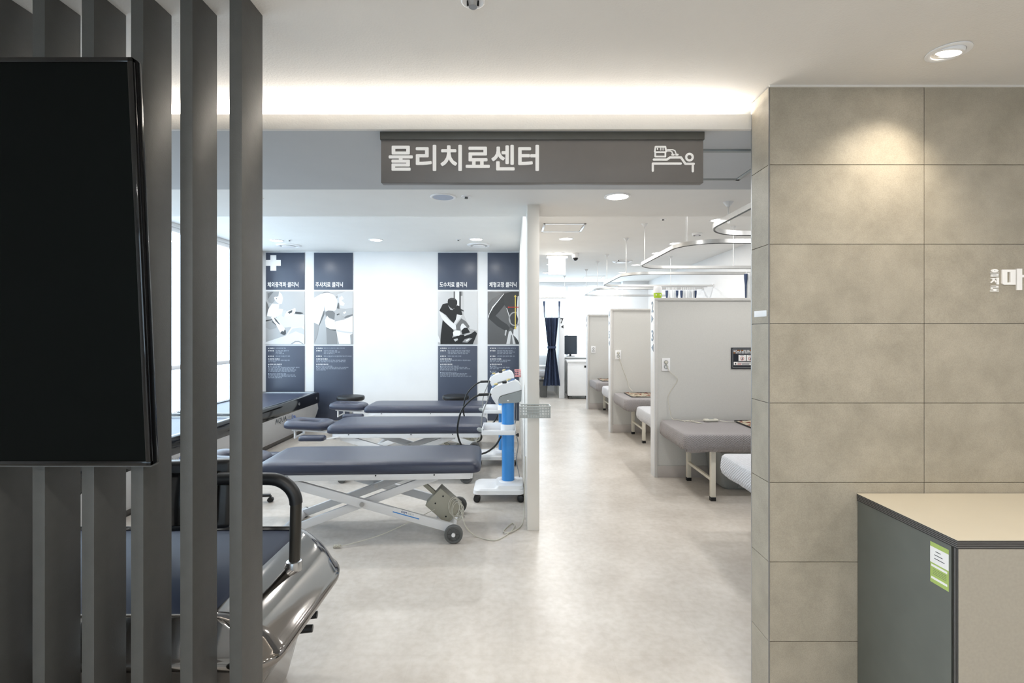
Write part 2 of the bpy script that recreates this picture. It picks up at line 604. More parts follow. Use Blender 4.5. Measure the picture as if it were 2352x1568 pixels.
# ================================================================== SETTING
CL = 2.3845          # lobby ceiling
Z1, Z2, Z3 = 2.274, 2.39, 2.70   # soffit, beam, therapy room ceilings
TF, TB = 1.891, 2.028            # tiled wall: face and back
XL, XR = -3.84, 3.30             # therapy room left and right walls
YP, YF = 7.72, 12.40             # poster wall, far window wall

def struct(mb, name, m, label, cat):
    return tag(mb.build(name, m, None), label, cat, None, 'structure')

struct(MB().box(-3.95, 3.7, -3.1, YF + 0.1, -0.08, 0), 'floor', m_floor, 'pale beige stone-look vinyl floor running through both rooms', 'floor')
struct(MB().box(-3.95, 3.7, -3.1, 2.15, CL, CL + 0.1), 'ceiling', m_lobbyceil, 'warm white lobby ceiling washed by the cove light', 'ceiling')
struct(MB().box(XL, XR, TB + 0.017, 2.15, Z1, Z1 + 0.02).box(XL, XR, 2.15, 2.88, Z1, CL + 0.1), 'ceiling', m_soffit, 'grey dropped soffit behind the hanging sign', 'ceiling')
struct(MB().box(XL, XR, 2.88, 4.05, Z2, Z3 + 0.1), 'ceiling', m_ceil, 'lower white ceiling band just past the grey soffit', 'ceiling')
struct(MB().box(-3.95, 3.45, 4.05, YF + 0.1, Z3, Z3 + 0.1), 'ceiling', m_ceil, 'high white ceiling over the treatment beds', 'ceiling')
struct(MB().box(XL, XR, TB, TB + 0.017, Z1, 2.335, 0.001), 'trim_1', m_lobbyceil, 'cream fascia of the light cove above the sign', 'trim')

# cove light
t = thing('cove_light', 'LED strip hidden in the ceiling cove above the fascia', 'light', (-1.4, 2.1, Z1 + 0.02))
MB().box(-3.7, 0.95, 2.08, 2.12, Z1 + 0.02, Z1 + 0.05, 0.001).build('housing', m_alu, t)
MB().box(-3.7, 0.95, 2.09, 2.106, Z1 + 0.05, Z1 + 0.055).build('led_strip', m_led, t)
area('cove_lamp', (-1.375, 2.095, Z1 + 0.0575), 4.6, COVE_W, (1.0, 0.95, 0.88), (math.radians(180 + 18), 0, 0), t, sy=0.02)

# walls
wl = struct(MB().box(XL - 0.1, XL, -3.1, 1.6, 0, Z3 + 0.1).box(XL - 0.1, XL, 7.5, YP + 0.1, 0, Z3 + 0.1)
            .box(XL - 0.1, XL, 1.6, 7.5, 0, 0.38).box(XL - 0.1, XL, 1.6, 7.5, 2.655, Z3 + 0.1), 'wall_left', m_white, 'white wall with wide windows on the left of the therapy room', 'wall')
struct(MB().box(XL, 0.112, YP, YP + 0.1, 0, Z3), 'wall_back', m_white, 'white back wall carrying the clinic posters', 'wall')
struct(MB().box(XR, XR + 0.1, TB, YF + 0.1, 0, Z3), 'wall_right', m_white, 'white wall along the heads of the treatment beds', 'wall')
struct(MB().box(0.112, 0.2, 3.67, YP + 0.1, 0, Z3, 0.002), 'wall_divider', m_divider, 'thin white dividing wall between massage tables and corridor', 'wall')
struct(MB().box(-1.4, -1.3, YP + 0.1, YF, 0, Z3), 'wall_side', m_white, 'white wall left of the bay behind the poster wall', 'wall')
struct(MB().box(-1.4, XR, YF, YF + 0.1, 0, 0.84).box(-1.4, XR, YF, YF + 0.1, 2.64, Z3).box(2.69, XR, 12.15, YF + 0.1, 0, Z3),
       'wall_far', m_white, 'white wall with a pillar below the far corridor windows', 'wall')
struct(MB().box(-3.95, -2.3, -3.1, -3.0, 0, CL).box(0.1, 3.7, -3.1, -3.0, 0, CL).box(-2.3, 0.1, -3.1, -3.0, 2.2, CL).box(-2.3, 0.1, -3.1, -3.0, 0, 0.1), 'wall_lobby_back', m_white, 'lobby wall behind the viewpoint with an opening added for fill light', 'wall')
struct(MB().box(3.6, 3.7, -3.0, TF, 0, CL), 'wall_lobby_right', m_white, 'plain lobby wall to the right beyond the counter', 'wall')

# tiled wall
tw = struct(MB().box(0.976, 3.6, TF + 0.008, TB, 0, CL - 0.004), 'wall_front', m_plylight, 'stone tiled lobby wall with white lettering behind the counter', 'wall')
rows = [0.0, 0.2845, 0.5845, 0.8845, 1.1845, 1.4845, 1.7845, 2.0845, CL - 0.006]
cols = [0.973, 1.557, 2.157, 2.757, 3.357, 3.598]
G = 0.0011
cache = {}
for i in range(len(rows) - 1):
    for j in range(len(cols) - 1):
        w, h = cols[j + 1] - cols[j], rows[i + 1] - rows[i]
        key = (round(w, 3), round(h, 3))
        cx, cz = (cols[j] + cols[j + 1]) / 2, (rows[i] + rows[i + 1]) / 2
        if key not in cache:
            cache[key] = MB().box(-w / 2 + G, w / 2 - G, -0.004, 0.004, -h / 2 + G, h / 2 - G, 0.0006, 1).build('tile', m_stone, None)
            o = cache[key]
        else:
            o = cache[key].copy()
            C.objects.link(o)
        o.parent = tw
        o.location = (cx, TF + 0.004, cz)
        o.rotation_euler = (0, 0, 0)
    h = rows[i + 1] - rows[i]
    key = ('r', round(h, 3))
    if key not in cache:
        cache[key] = MB().box(-0.0035, 0.0035, -0.066, 0.066, -h / 2 + G, h / 2 - G, 0.0006, 1).build('tile', m_stone, None)
        o = cache[key]
    else:
        o = cache[key].copy()
        C.objects.link(o)
    o.parent = tw
    o.location = (0.9735, (TF + TB) / 2 + 0.002, (rows[i] + rows[i + 1]) / 2)
MB().box(0.9695, 0.974, TB - 0.004, TB + 0.004, 0, CL - 0.004).build('edge_trim', m_steel, tw)
MB().box(0.97, 0.9735, TF - 0.0005, TF + 0.004, 0, CL - 0.004).build('corner_trim', m_plylight, tw)
MB().box(0.97, 3.6, TF - 0.004, TF, CL - 0.008, CL - 0.0002).build('top_trim', m_lobbyceil, tw)

# windows
def window(n, label, horiz, a0, a1, pos, z0, z1, bays, rails=()):
    """horiz 'y': lies in the plane x=pos and runs along y; 'x': plane y=pos"""
    t = thing('window_%d' % n, label, 'window', ((pos, (a0 + a1) / 2, z0) if horiz == 'y' else ((a0 + a1) / 2, pos, z0)), None, 'structure')
    def bx(mb, u0, u1, d0, d1, w0, w1, bev=0.0):
        return mb.box(pos + d0, pos + d1, u0, u1, w0, w1, bev) if horiz == 'y' else mb.box(u0, u1, pos + d0, pos + d1, w0, w1, bev)
    f = MB()
    bx(f, a0, a1, -0.03, 0.03, z0, z0 + 0.05, 0.003)
    bx(f, a0, a1, -0.03, 0.03, z1 - 0.05, z1, 0.003)
    bx(f, a0, a0 + 0.05, -0.03, 0.03, z0, z1, 0.003)
    bx(f, a1 - 0.05, a1, -0.03, 0.03, z0, z1, 0.003)
    f.build('window_frame', m_wmetal, t)
    step = (a1 - a0) / bays
    for k in range(1, bays):
        bx(MB(), a0 + k * step - 0.03, a0 + k * step + 0.03, -0.03, 0.03, z0 + 0.05, z1 - 0.05, 0.003).build('mullion', m_wmetal, t)
    zz = [z0 + 0.05] + list(rails) + [z1 - 0.05]
    for r in rails:
        bx(MB(), a0 + 0.05, a1 - 0.05, -0.028, 0.028, r - 0.025, r + 0.025, 0.003).build('transom', m_wmetal, t)
    for k in range(bays):
        for q in range(len(zz) - 1):
            bx(MB(), a0 + k * step + 0.03, a0 + (k + 1) * step - 0.03, -0.004, 0.004, zz[q], zz[q + 1]).build('pane', m_glass, t)
    return t
window(1, 'bright window row on the left wall behind the slats', 'y', 1.6, 7.5, XL - 0.05, 0.38, 2.655, 5, (1.05,))
window(2, 'glaring window row at the far end of the corridor', 'x', -1.3, 2.69, YF + 0.05, 0.84, 2.64, 3, ())
window(3, 'unseen glazed opening added behind the viewpoint to light the lobby', 'x', -2.3, 0.1, -3.05, 0.1, 2.2, 2, ())  # unseen opening, added so cool sky light fills the lobby from behind

# baseboards
struct(MB().box(XL, 0.112, YP - 0.012, YP, 0, 0.09, 0.002), 'baseboard_back', m_divider, 'low pale skirting under the poster wall', 'baseboard')
struct(MB().box(XR - 0.012, XR, 2.1, 12.1, 0, 0.09, 0.002), 'baseboard_right', m_parttrim, 'low pale skirting along the bed bays', 'baseboard')

# ================================================================== SLAT SCREEN AND TV
t = thing('slat_screen', 'tall dark grey vertical slat screen on the left', 'slat screen', (-1.5, 1.42, 0))
sl = None
for i in range(16):
    xr = -0.735 - 0.134 * i
    if sl is None:
        sl = MB().box(xr - 0.034, xr, 1.362, 1.476, 0.0, CL, 0.0012, 2).build('slat', m_slat, t)
    else:
        o = sl.copy(); C.objects.link(o); o.parent = t; o.location.x = -0.134 * i

tv = thing('television', 'large black upright screen hanging on the slat screen', 'television', (-1.24, 1.29, 1.098))
TLT = math.radians(-3.6)
tw_, th_ = 0.585, 1.047
def TVP(u, v, d):   # u from the right edge leftwards, v up from the bottom, d back from the front
    c, s = math.cos(TLT), math.sin(TLT)
    return Vector((-0.954 - u, 1.322 + v * s + d * c, 1.098 + v * c - d * s))
def tvbox(mb, u0, u1, v0, v1, d0, d1, bev):
    R = Matrix.Rotation(-TLT, 4, 'X')
    return mb.obox(TVP((u0 + u1) / 2, (v0 + v1) / 2, (d0 + d1) / 2), (u1 - u0, d1 - d0, v1 - v0), R, bev)
tvbox(MB(), 0.0, tw_, 0, th_, 0.006, 0.034, 0.004).build('housing', m_gloss, tv)
fr = MB()
tvbox(fr, 0.0, 0.014, 0, th_, 0.0, 0.012, 0.003)
tvbox(fr, tw_ - 0.014, tw_, 0, th_, 0.0, 0.012, 0.003)
tvbox(fr, 0.0, tw_, 0, 0.014, 0.0, 0.012, 0.003)
tvbox(fr, 0.0, tw_, th_ - 0.014, th_, 0.0, 0.012, 0.003)
fr.build('bezel', m_gloss, tv)
tvbox(MB(), 0.013, tw_ - 0.013, 0.013, th_ - 0.013, 0.003, 0.007, 0.0).build('screen', m_screen, tv)
tvbox(MB(), 0.002, tw_ - 0.002, -0.004, 0.001, 0.006, 0.032, 0.001).build('bottom_strip', m_rubber, tv)
MB().box(-1.40, -1.10, 1.328, 1.3615, 1.30, 1.55, 0.003).build('wall_mount', m_black, tv)

# ================================================================== HANGING SIGN
sg = thing('hanging_sign', 'brown-grey hanging sign with white Korean lettering and bed pictogram', 'sign', (0.12, 2.07, 2.066))
MB().box(-0.538, 0.786, 2.056, 2.092, 2.066, 2.246, 0.0015).build('panel', m_sign, sg)
MB().box(-0.541, 0.789, 2.05, 2.098, 2.241, Z1, 0.0015).build('bracket', m_signtop, sg)
PS = 1150 / 2.056
F = FRONT((0, 2.056, 0))
def sx(p): return (p - 1175) / PS
def sz(p): return EYE + (764 - p) / PS
text('lettering', '물리치료센터', m_whiteink, sg, FRONT((sx(892), 2.056, sz(393))), width=(1237 - 892) / PS, height=(393 - 333) / PS, bold=0.026, extrude=0.0012, res=3)
ic = MB()
K = 2352 / 260.0
def ip(x, y): return (sx(1480 + x / K), sz(310 + y / K))
w1 = 46 / K / PS
def ist(pts, w=46.0, caps=True): stroke(ic, [ip(*p) for p in pts], w / K / PS, F, 0.0, caps, 0.002)
ist([(185, 512), (460, 512), (520, 468), (750, 468), (840, 600), (1015, 600)])
ist([(165, 745), (165, 595), (745, 595)])
ist([(995, 640), (995, 755)])
ist([(205, 345), (222, 245), (425, 245), (445, 345), (420, 358), (220, 358), (205, 345)], 34)
ist([(215, 372), (215, 450), (425, 450), (425, 372)], 34)
ist([(470, 308), (580, 308), (625, 330), (645, 385)], 22)
ist([(470, 334), (530, 334), (562, 352), (573, 392)], 22)
ist([(568, 412), (600, 412)], 40)
ist([(650, 412), (680, 412)], 40)
ist([(925 + 68 * math.cos(a * math.pi / 14), 462 + 68 * math.sin(a * math.pi / 14)) for a in range(29)], 46)
ist([(250, 290), (275, 290)], 40, False)
for gx in (325, 358, 391):
    for gy in (270, 292, 314):
        ist([(gx - 9, gy), (gx + 9, gy)], 16, False)
ic.build('pictogram', m_whiteink, sg, smooth=0)

# ================================================================== COUNTER
ct = thing('counter', 'cream topped reception counter with dark side against the tiled wall', 'counter', (2.0, 1.68, 0))
CX, CF, CH = 1.30, 1.461, 0.845
MB().box(CX, 3.2, CF, TF - 0.004, CH - 0.0015, CH).build('top', m_cream, ct)
def plies(name, boxes):
    mb = MB()
    n = len(boxes)
    for k, b in enumerate(boxes):
        mb.mi = k % 2
        mb.box(*b)
    mb.build(name, [m_plydark, m_plylight], ct, smooth=0)
N = 9
hh = 0.0245
plies('top_edge', [(CX + (0.0006 if k % 2 else 0), 3.2, CF + (0.0006 if k % 2 else 0), TF - 0.004, CH - 0.0015 - hh * (k + 1) / N, CH - 0.0015 - hh * k / N) for k in range(N)])
zt = CH - 0.0015 - hh
MB().box(CX + 0.004, 3.2, CF + 0.0005, CF + 0.002, 0.06, zt).build('front_panel', m_front, ct)
plies('panel_edge', [(CX + 0.0035 + (0.0004 if k % 2 else 0), 3.2, CF + 0.002 + 0.016 * k / 7, CF + 0.002 + 0.016 * (k + 1) / 7, 0.06, zt) for k in range(7)])
MB().box(CX + 0.01, 3.19, CF + 0.018, CF + 0.026, 0.06, zt).build('shadow_gap', m_black, ct)
MB().box(CX + 0.0035, CX + 0.02, CF + 0.026, TF - 0.004, 0.0, zt).build('side_panel', m_side, ct)
MB().box(CX + 0.03, 3.19, CF + 0.04, TF - 0.004, 0.0, 0.06).build('plinth', m_plydark, ct)
# green rating label on the side
lb = MB()
ly0, ly1, lz0, lz1 = CF + 0.033, CF + 0.099, 0.677, 0.802
fl = CORR((CX + 0.0036, 0, 0))
def lrect(mi, a0, a1, b0, b1, t0):
    lb.mi = mi
    lb.prism([(-a1, b0), (-a0, b0), (-a0, b1), (-a1, b1)], t0, t0 + 0.0004, fl)
lrect(0, ly0, ly1, lz0, lz1, 0.0)
lrect(1, ly0, ly1, lz0 + 0.062, lz1 - 0.014, 0.0004)
lrect(1, ly0 + 0.005, ly1 - 0.004, lz0 + 0.050, lz0 + 0.057, 0.0004)
lrect(1, ly0 + 0.005, ly1 - 0.004, lz0 + 0.012, lz0 + 0.019, 0.0004)
for k, (a, b) in enumerate(((0.04, 0.046), (0.03, 0.05), (0.02, 0.05))):
    lrect(2, ly0 + a * 0.7, ly0 + b, lz1 - 0.026 - 0.011 * k, lz1 - 0.024 - 0.011 * k, 0.0008)
for k in range(4):
    lrect(3, ly0 + 0.008, ly1 - 0.01, lz0 + 0.028 + 0.005 * k, lz0 + 0.029 + 0.005 * k, 0.0004)
lb.build('rating_label', [m_green, m_whiteink, m_ink, m_side], ct, smooth=0)['label'] = 'green and white rating label'

# white strip on the column side
tag(MB().box(0.967, 0.9702, 1.905, 2.0, 1.512, 1.536, 0.001).build('wall_plate', m_wplastic, None), 'narrow white strip stuck on the side of the tiled column', 'plate')

# raised lettering on the tiled wall
sgn = thing('wall_lettering', 'white raised Korean letters on the stone tiled wall', 'lettering', (1.85, TF, 1.60))
PT = 1150 / TF
FT = FRONT((0, TF, 0))
def wx(p): return (p - 1175) / PT
def wz(p): return EYE + (764 - p) / PT
def q(x, y): return (wx(2200 + x / 11.2), wz(580 + y / 11.2))
def L(name, polys, th=0.0035):
    mb = MB()
    for p in polys:
        mb.prism([q(*a) for a in p], 0.0, th, FT)
    mb.build(name, m_whiteink, sgn, smooth=0)
def R(x0, y0, x1, y1): return [(x0, y0), (x1, y0), (x1, y1), (x0, y1)]
def ringp(cx, cy, rx, ry, ix, iy, n=20):
    out = []
    for k in range(n):
        a, b = 2 * math.pi * k / n, 2 * math.pi * (k + 1) / n
        out.append([(cx + rx * math.cos(a), cy + ry * math.sin(a)), (cx + rx * math.cos(b), cy + ry * math.sin(b)), (cx + ix * math.cos(b), cy + iy * math.sin(b)), (cx + ix * math.cos(a), cy + iy * math.sin(a))])
    return out
L('letter', ringp(920, 466, 95, 40, 14, 12) + [R(808, 518, 1032, 534), R(826, 550, 1016, 566), R(970, 566, 1016, 580), R(826, 580, 1016, 594), R(826, 594, 868, 606), R(826, 604, 1016, 622)])
L('letter', [R(818, 652, 965, 672), [(860, 672), (925, 672), (900, 730), (830, 785), (808, 770), (860, 720)], [(900, 700), (925, 690), (965, 760), (940, 775)], R(968, 642, 1030, 822)])
L('letter', [R(826, 852, 1016, 872), R(960, 872, 1016, 898), R(826, 892, 1016, 910), R(826, 910, 868, 932), R(826, 930, 1016, 950), R(884, 950, 960, 978), R(806, 978, 1030, 1000)])
L('letter', [R(1098, 440, 1445, 500), [(1098, 770), (1445, 770), (1445, 828), (1145, 828), (1098, 795)], R(1098, 500, 1230, 770), R(1310, 500, 1445, 770), R(1478, 415, 1612, 966), R(1612, 575, 1690, 640)], 0.005)

# ================================================================== LOBBY LIGHTS
sp = thing('spotlight', 'tilted round recessed spotlight in the lobby ceiling', 'light', (1.45, 1.664, CL))
MB().lathe([(0.058, 0.0), (0.062, -0.001), (0.062, -0.004), (0.055, -0.006), (0.046, -0.004), (0.046, 0.0)], (1.45, 1.664, CL), seg=40).build('trim_ring', m_wplastic, sp)
ax = Vector((-0.10, 0.20, -1)).normalized()
MB().lathe([(0.0, -0.012), (0.044, -0.012), (0.044, 0.004), (0.036, 0.006), (0.034, 0.002), (0.0, 0.002)], Vector((1.45, 1.664, CL - 0.002)), ax, 36).build('lamp_head', m_wplastic, sp)
MB().lathe([(0.0, 0.0), (0.034, 0.0), (0.034, 0.004), (0.0, 0.006)], Vector((1.45, 1.664, CL - 0.002)), ax, 32).build('lens', m_lampwarm, sp)
d = bpy.data.lights.new('spot_lamp', 'SPOT')
d.energy = SPOT_W; d.color = (1.0, 0.90, 0.74); d.spot_size = math.radians(100); d.spot_blend = 1.0; d.shadow_soft_size = 0.03
o = bpy.data.objects.new('spot_lamp', d); C.objects.link(o); o.parent = sp
o.location = (-0.002, 0.002, -0.02)
o.rotation_euler = Vector((-0.16, 0.28, -1)).to_track_quat('-Z', 'Y').to_euler()

def downlight(loc, r, label, group, power, warm=False):
    t = thing('downlight', label, 'light', loc, group)
    x, y, z = loc
    MB().lathe([(r * 0.80, 0.0), (r, 0.0), (r, -0.004), (r * 0.93, -0.007), (r * 0.82, -0.006)], loc, seg=36).build('trim_ring', m_wplastic, t)
    MB().lathe([(0.0, -0.001), (r * 0.83, -0.001), (r * 0.83, -0.004), (0.0, -0.005)], loc, seg=36).build('diffuser', m_lampwarm if warm else m_lamp, t)
    area('lamp', (x, y, z - 0.012), r * 1.5, power, (1.0, 0.965, 0.91) if warm else (1.0, 0.985, 0.96), (0, 0, 0), t, 'DISK')
    return t
for x, y, lab in ((-1.3, -0.9, 'added unseen lobby downlight facing the television'), (0.2, -0.9, 'added unseen lobby downlight right behind the viewpoint'), (1.7, -0.9, 'added unseen lobby downlight in front of the counter'), (2.6, 0.5, 'added unseen lobby downlight over the far end of the counter'), (-0.3, 0.45, 'added unseen lobby downlight above the sign viewer'), (1.2, 0.45, 'added unseen lobby downlight just ahead of the counter'), (-0.5, -2.2, 'added unseen lobby downlight at the back wall towards the slats'), (1.2, -2.2, 'added unseen lobby downlight at the back wall towards the counter')):
    downlight((x, y, CL), 0.075, lab, 'added lobby fill downlights', LOBBY_FILL_W, True)  # out-of-view lamps added to light the lobby

spk = thing('sprinkler', 'recessed sprinkler head in the lobby ceiling at the top edge', 'sprinkler', (-0.11, 1.41, CL))
MB().lathe([(0.016, 0.0), (0.034, 0.0), (0.034, -0.002), (0.030, -0.004), (0.018, -0.001)], (-0.11, 1.41, CL), seg=32).build('escutcheon', m_wplastic, spk)
MB().lathe([(0.0, 0.0), (0.015, 0.0), (0.013, -0.008), (0.012, -0.018), (0.0, -0.018)], (-0.11, 1.41, CL), seg=24).build('deflector', m_steel, spk)
for dx in (-0.015, 0.015):
    MB().cyl((-0.11 + dx, 1.41, CL), (-0.11 + dx, 1.41, CL - 0.014), 0.0025).build('frame_arm', m_black, spk)

# ================================================================== CHROME WATER BED
cb = thing('water_massage_bed', 'chrome-shelled water massage bed with navy sheet behind the slats', 'massage bed', (-1.8, 1.95, 0))
xl = -2.88
prof = [(0.03, -0.93, 1.68, 2.20, .15, .20), (0.20, -0.885, 1.64, 2.235, .18, .15), (0.36, -0.78, 1.57, 2.32, .24, .04), (0.398, -0.742, 1.545, 2.345, .26, .01),
        (0.412, -0.732, 1.538, 2.352, .27, 0), (0.428, -0.732, 1.538, 2.352, .27, 0), (0.436, -0.742, 1.546, 2.345, .26, .01), (0.442, -0.748, 1.55, 2.341, .26, .015), (0.475, -0.778, 1.562, 2.335, .23, .04),
        (0.505, -0.818, 1.572, 2.331, .19, .08), (0.53, -0.868, 1.58, 2.328, .15, .12), (0.546, -0.912, 1.585, 2.325, .11, .16), (0.553, -0.945, 1.589, 2.322, .09, .19),
        (0.554, -0.958, 1.597, 2.316, .07, .2), (0.545, -0.964, 1.602, 2.312, .06, .205), (0.525, -0.966, 1.605, 2.31, .06, .205)]
MB().loft([rr(xl + i, x1, y0, y1, (r, r, r * .4, r * .32), z, 10, 3) for z, x1, y0, y1, r, i in prof], True, False).build('shell', m_chrome, cb, 60)
MB().loft([rr(xl + .205, -0.9655, 1.6045, 2.3105, .06, 0.505, 8), rr(xl + .205, -0.9655, 1.6045, 2.3105, .06, 0.536, 8), rr(xl + .215, -0.98, 1.615, 2.30, .05, 0.541, 8)]).build('navy_sheet', m_navydark, cb)
MB().loft([rr(xl + .25, -0.95, 1.72, 2.18, .12, 0.0, 8), rr(xl + .25, -0.95, 1.72, 2.18, .12, 0.06, 8)]).build('base', m_black, cb)
hr = (-0.862, 1.98)
pth = [Vector((hr[0] + 0.0, hr[1], 0.50)), Vector((hr[0] + 0.004, hr[1], 0.62)), Vector((hr[0] + 0.008, hr[1], 0.785))]
MB().tube(pth, 0.0215, 16).build('rail_post', mat('rail_gunmetal', (62, 60, 56), 0.3, metal=0.6, var=0.03), cb)
arc = [Vector((hr[0] + 0.008, hr[1], 0.78))]
for k in range(11):
    a = math.radians(9 * k)
    arc.append(Vector((hr[0] + 0.008 - 0.105 * (1 - math.cos(a)), hr[1], 0.775 + 0.098 * math.sin(a))))
arc += [Vector((-1.08, hr[1], 0.873)), Vector((-1.16, hr[1], 0.873))]
MB().tube(arc, 0.0245, 16).build('grab_rail', m_black, cb)
MB().lathe([(0.0, -0.05), (0.030, -0.05), (0.031, -0.012), (0.029, 0.0), (0.022, 0.004), (0.0, 0.004)], (hr[0], hr[1], 0.548), seg=28).build('rail_collar', m_steel, cb)
MB().obox((-1.30, 2.02, 0.80), (0.34, 0.10, 0.27), (math.radians(-8), 0, math.radians(10)), 0.02, 3).build('control_console', m_black, cb)
MB().obox((-1.30, 1.955, 0.80), (0.28, 0.015, 0.20), (math.radians(-8), 0, math.radians(10)), 0.004, 2).build('console_screen', m_gloss, cb)
MB().tube([Vector((-1.42, 2.04, 0.545)), Vector((-1.42, 2.04, 0.70))], 0.022, 14).build('console_post', m_steel, cb)
for y, z in ((2.15, 0.235), (2.10, 0.205)):
    MB().cyl((-0.905, y, z), (-0.84, y + 0.01, z), 0.017, 0.015, 16).build('drain_knob', m_black, cb)

# ================================================================== WHITE AQUA BEDS
def aqua_bed():
    t = thing('hydro_bed', '', 'massage bed', (0, 0, 0), 'white hydro massage beds along the window')
    # local: x from -0.93 (wall) to 0 (aisle), y from -1.05 to 1.05
    pr = [(0.0, .16, .14, .10), (0.06, .13, .11, .12), (0.12, .10, .08, .12), (0.25, .05, .04, .12), (0.38, .015, .012, .11), (0.415, .008, .004, .11)]
    MB().loft([rr(-0.93 + e * 0.4, -e, -1.05 + f, 1.05 - f, r, z, 8) for z, e, f, r in pr]).build('body', m_gloss, t)
    rim = [(0.410, 0.0, .11), (0.42, -.004, .115), (0.535, -.002, .115), (0.556, .006, .11), (0.565, .022, .10), (0.565, .045, .08), (0.558, .052, .075), (0.53, .055, .07)]
    MB().loft([rr(-0.93 + e, -e, -1.05 + e, 1.05 - e, r, z, 8) for z, e, r in rim], True, False).build('rim', m_gloss, t)
    MB().loft([rr(-0.93 + .052, -.052, -0.998, 0.998, .072, .545, 8), rr(-0.93 + .052, -.052, -0.998, 0.998, .072, .562, 8), rr(-0.93 + .07, -.07, -0.98, 0.98, .06, .562, 8), rr(-0.93 + .07, -.07, -0.98, 0.98, .06, .545, 8)], False, False, True).build('inner_strip', m_steel, t)
    MB().loft([rr(-0.93 + .055, -.055, -0.995, 0.995, .07, .52, 8), rr(-0.93 + .06, -.06, -0.99, 0.99, .07, .549, 8)]).build('navy_sheet', m_navy, t)
    def xe(z):
        zs = [p[0] for p in pr]; es = [p[1] for p in pr]
        for k in range(len(zs) - 1):
            if zs[k] <= z <= zs[k + 1]:
                return -(es[k] + (es[k + 1] - es[k]) * (z - zs[k]) / (zs[k + 1] - zs[k]))
        return -es[-1]
    ny, nz = 24, 10
    vs = []
    mb = MB()
    for j in range(nz + 1):
        row = []
        for i in range(ny + 1):
            u = -1 + 2 * i / ny
            v = j / nz
            y = u * 0.985
            zt = 0.408
            e = max(0.0, (abs(y) - 0.985 + 0.09) / 0.09)
            zt -= 0.09 * (1 - math.sqrt(max(0, 1 - e * e)))
            zb = 0.07 + 0.05 * e
            z = zb + (zt - zb) * v
            row.append(mb.bm.verts.new((xe(z) + 0.007, y, z)))
        vs.append(row)
    for j in range(nz):
        for i in range(ny):
            mb.bm.faces.new((vs[j][i], vs[j][i + 1], vs[j + 1][i + 1], vs[j + 1][i]))
    bmesh.ops.solidify(mb.bm, geom=list(mb.bm.faces), thickness=0.006)
    pn = mb.build('side_panel', m_wplastic, t)
    for y in (0.85, 0.25):
        MB().lathe([(0.012, 0.0), (0.018, 0.0), (0.018, 0.004), (0.012, 0.004)], (0.002, y, 0.488), (1, 0, 0), 20).build('button_ring', m_steel, t)
    fn = lambda y, z: SIDE((xe(z + .04) + 0.0145, y, z))
    text('logo_aqua', 'AQUA', m_ink, pn, fn(-0.41, 0.318), width=0.30, height=0.08, extrude=0.0004, res=2)
    text('logo_line', 'Line', mat('grey_ink', (150, 152, 156), 0.5), pn, fn(-0.10, 0.338), width=0.14, height=0.055, extrude=0.0004, res=2)
    blue = mat('blue_ink', (34, 84, 170), 0.4)
    text('logo_mark', 'G', blue, pn, fn(0.05, 0.305), width=0.085, height=0.098, bold=0.02, extrude=0.0004, res=2)
    text('logo_digit', '4', blue, pn, fn(0.138, 0.305), width=0.04, height=0.042, extrude=0.0004, res=2)
    w = MB()
    stroke(w, [(-0.09 + 0.015 * k, 0.324 + 0.007 * math.sin(k * 0.7)) for k in range(10)], 0.006, SIDE((xe(0.33) + 0.0145, 0, 0)), 0.0, False, 0.0006)
    w.build('logo_wave', blue, pn, smooth=0)
    return t
ab = aqua_bed()
place(ab, (-2.88, 6.52, 0), 'white hydro massage bed with black rim under the left posters', first=True)
place(ab, (-2.88, 4.30, 0), 'white hydro massage bed seen between the slats nearer the viewpoint')

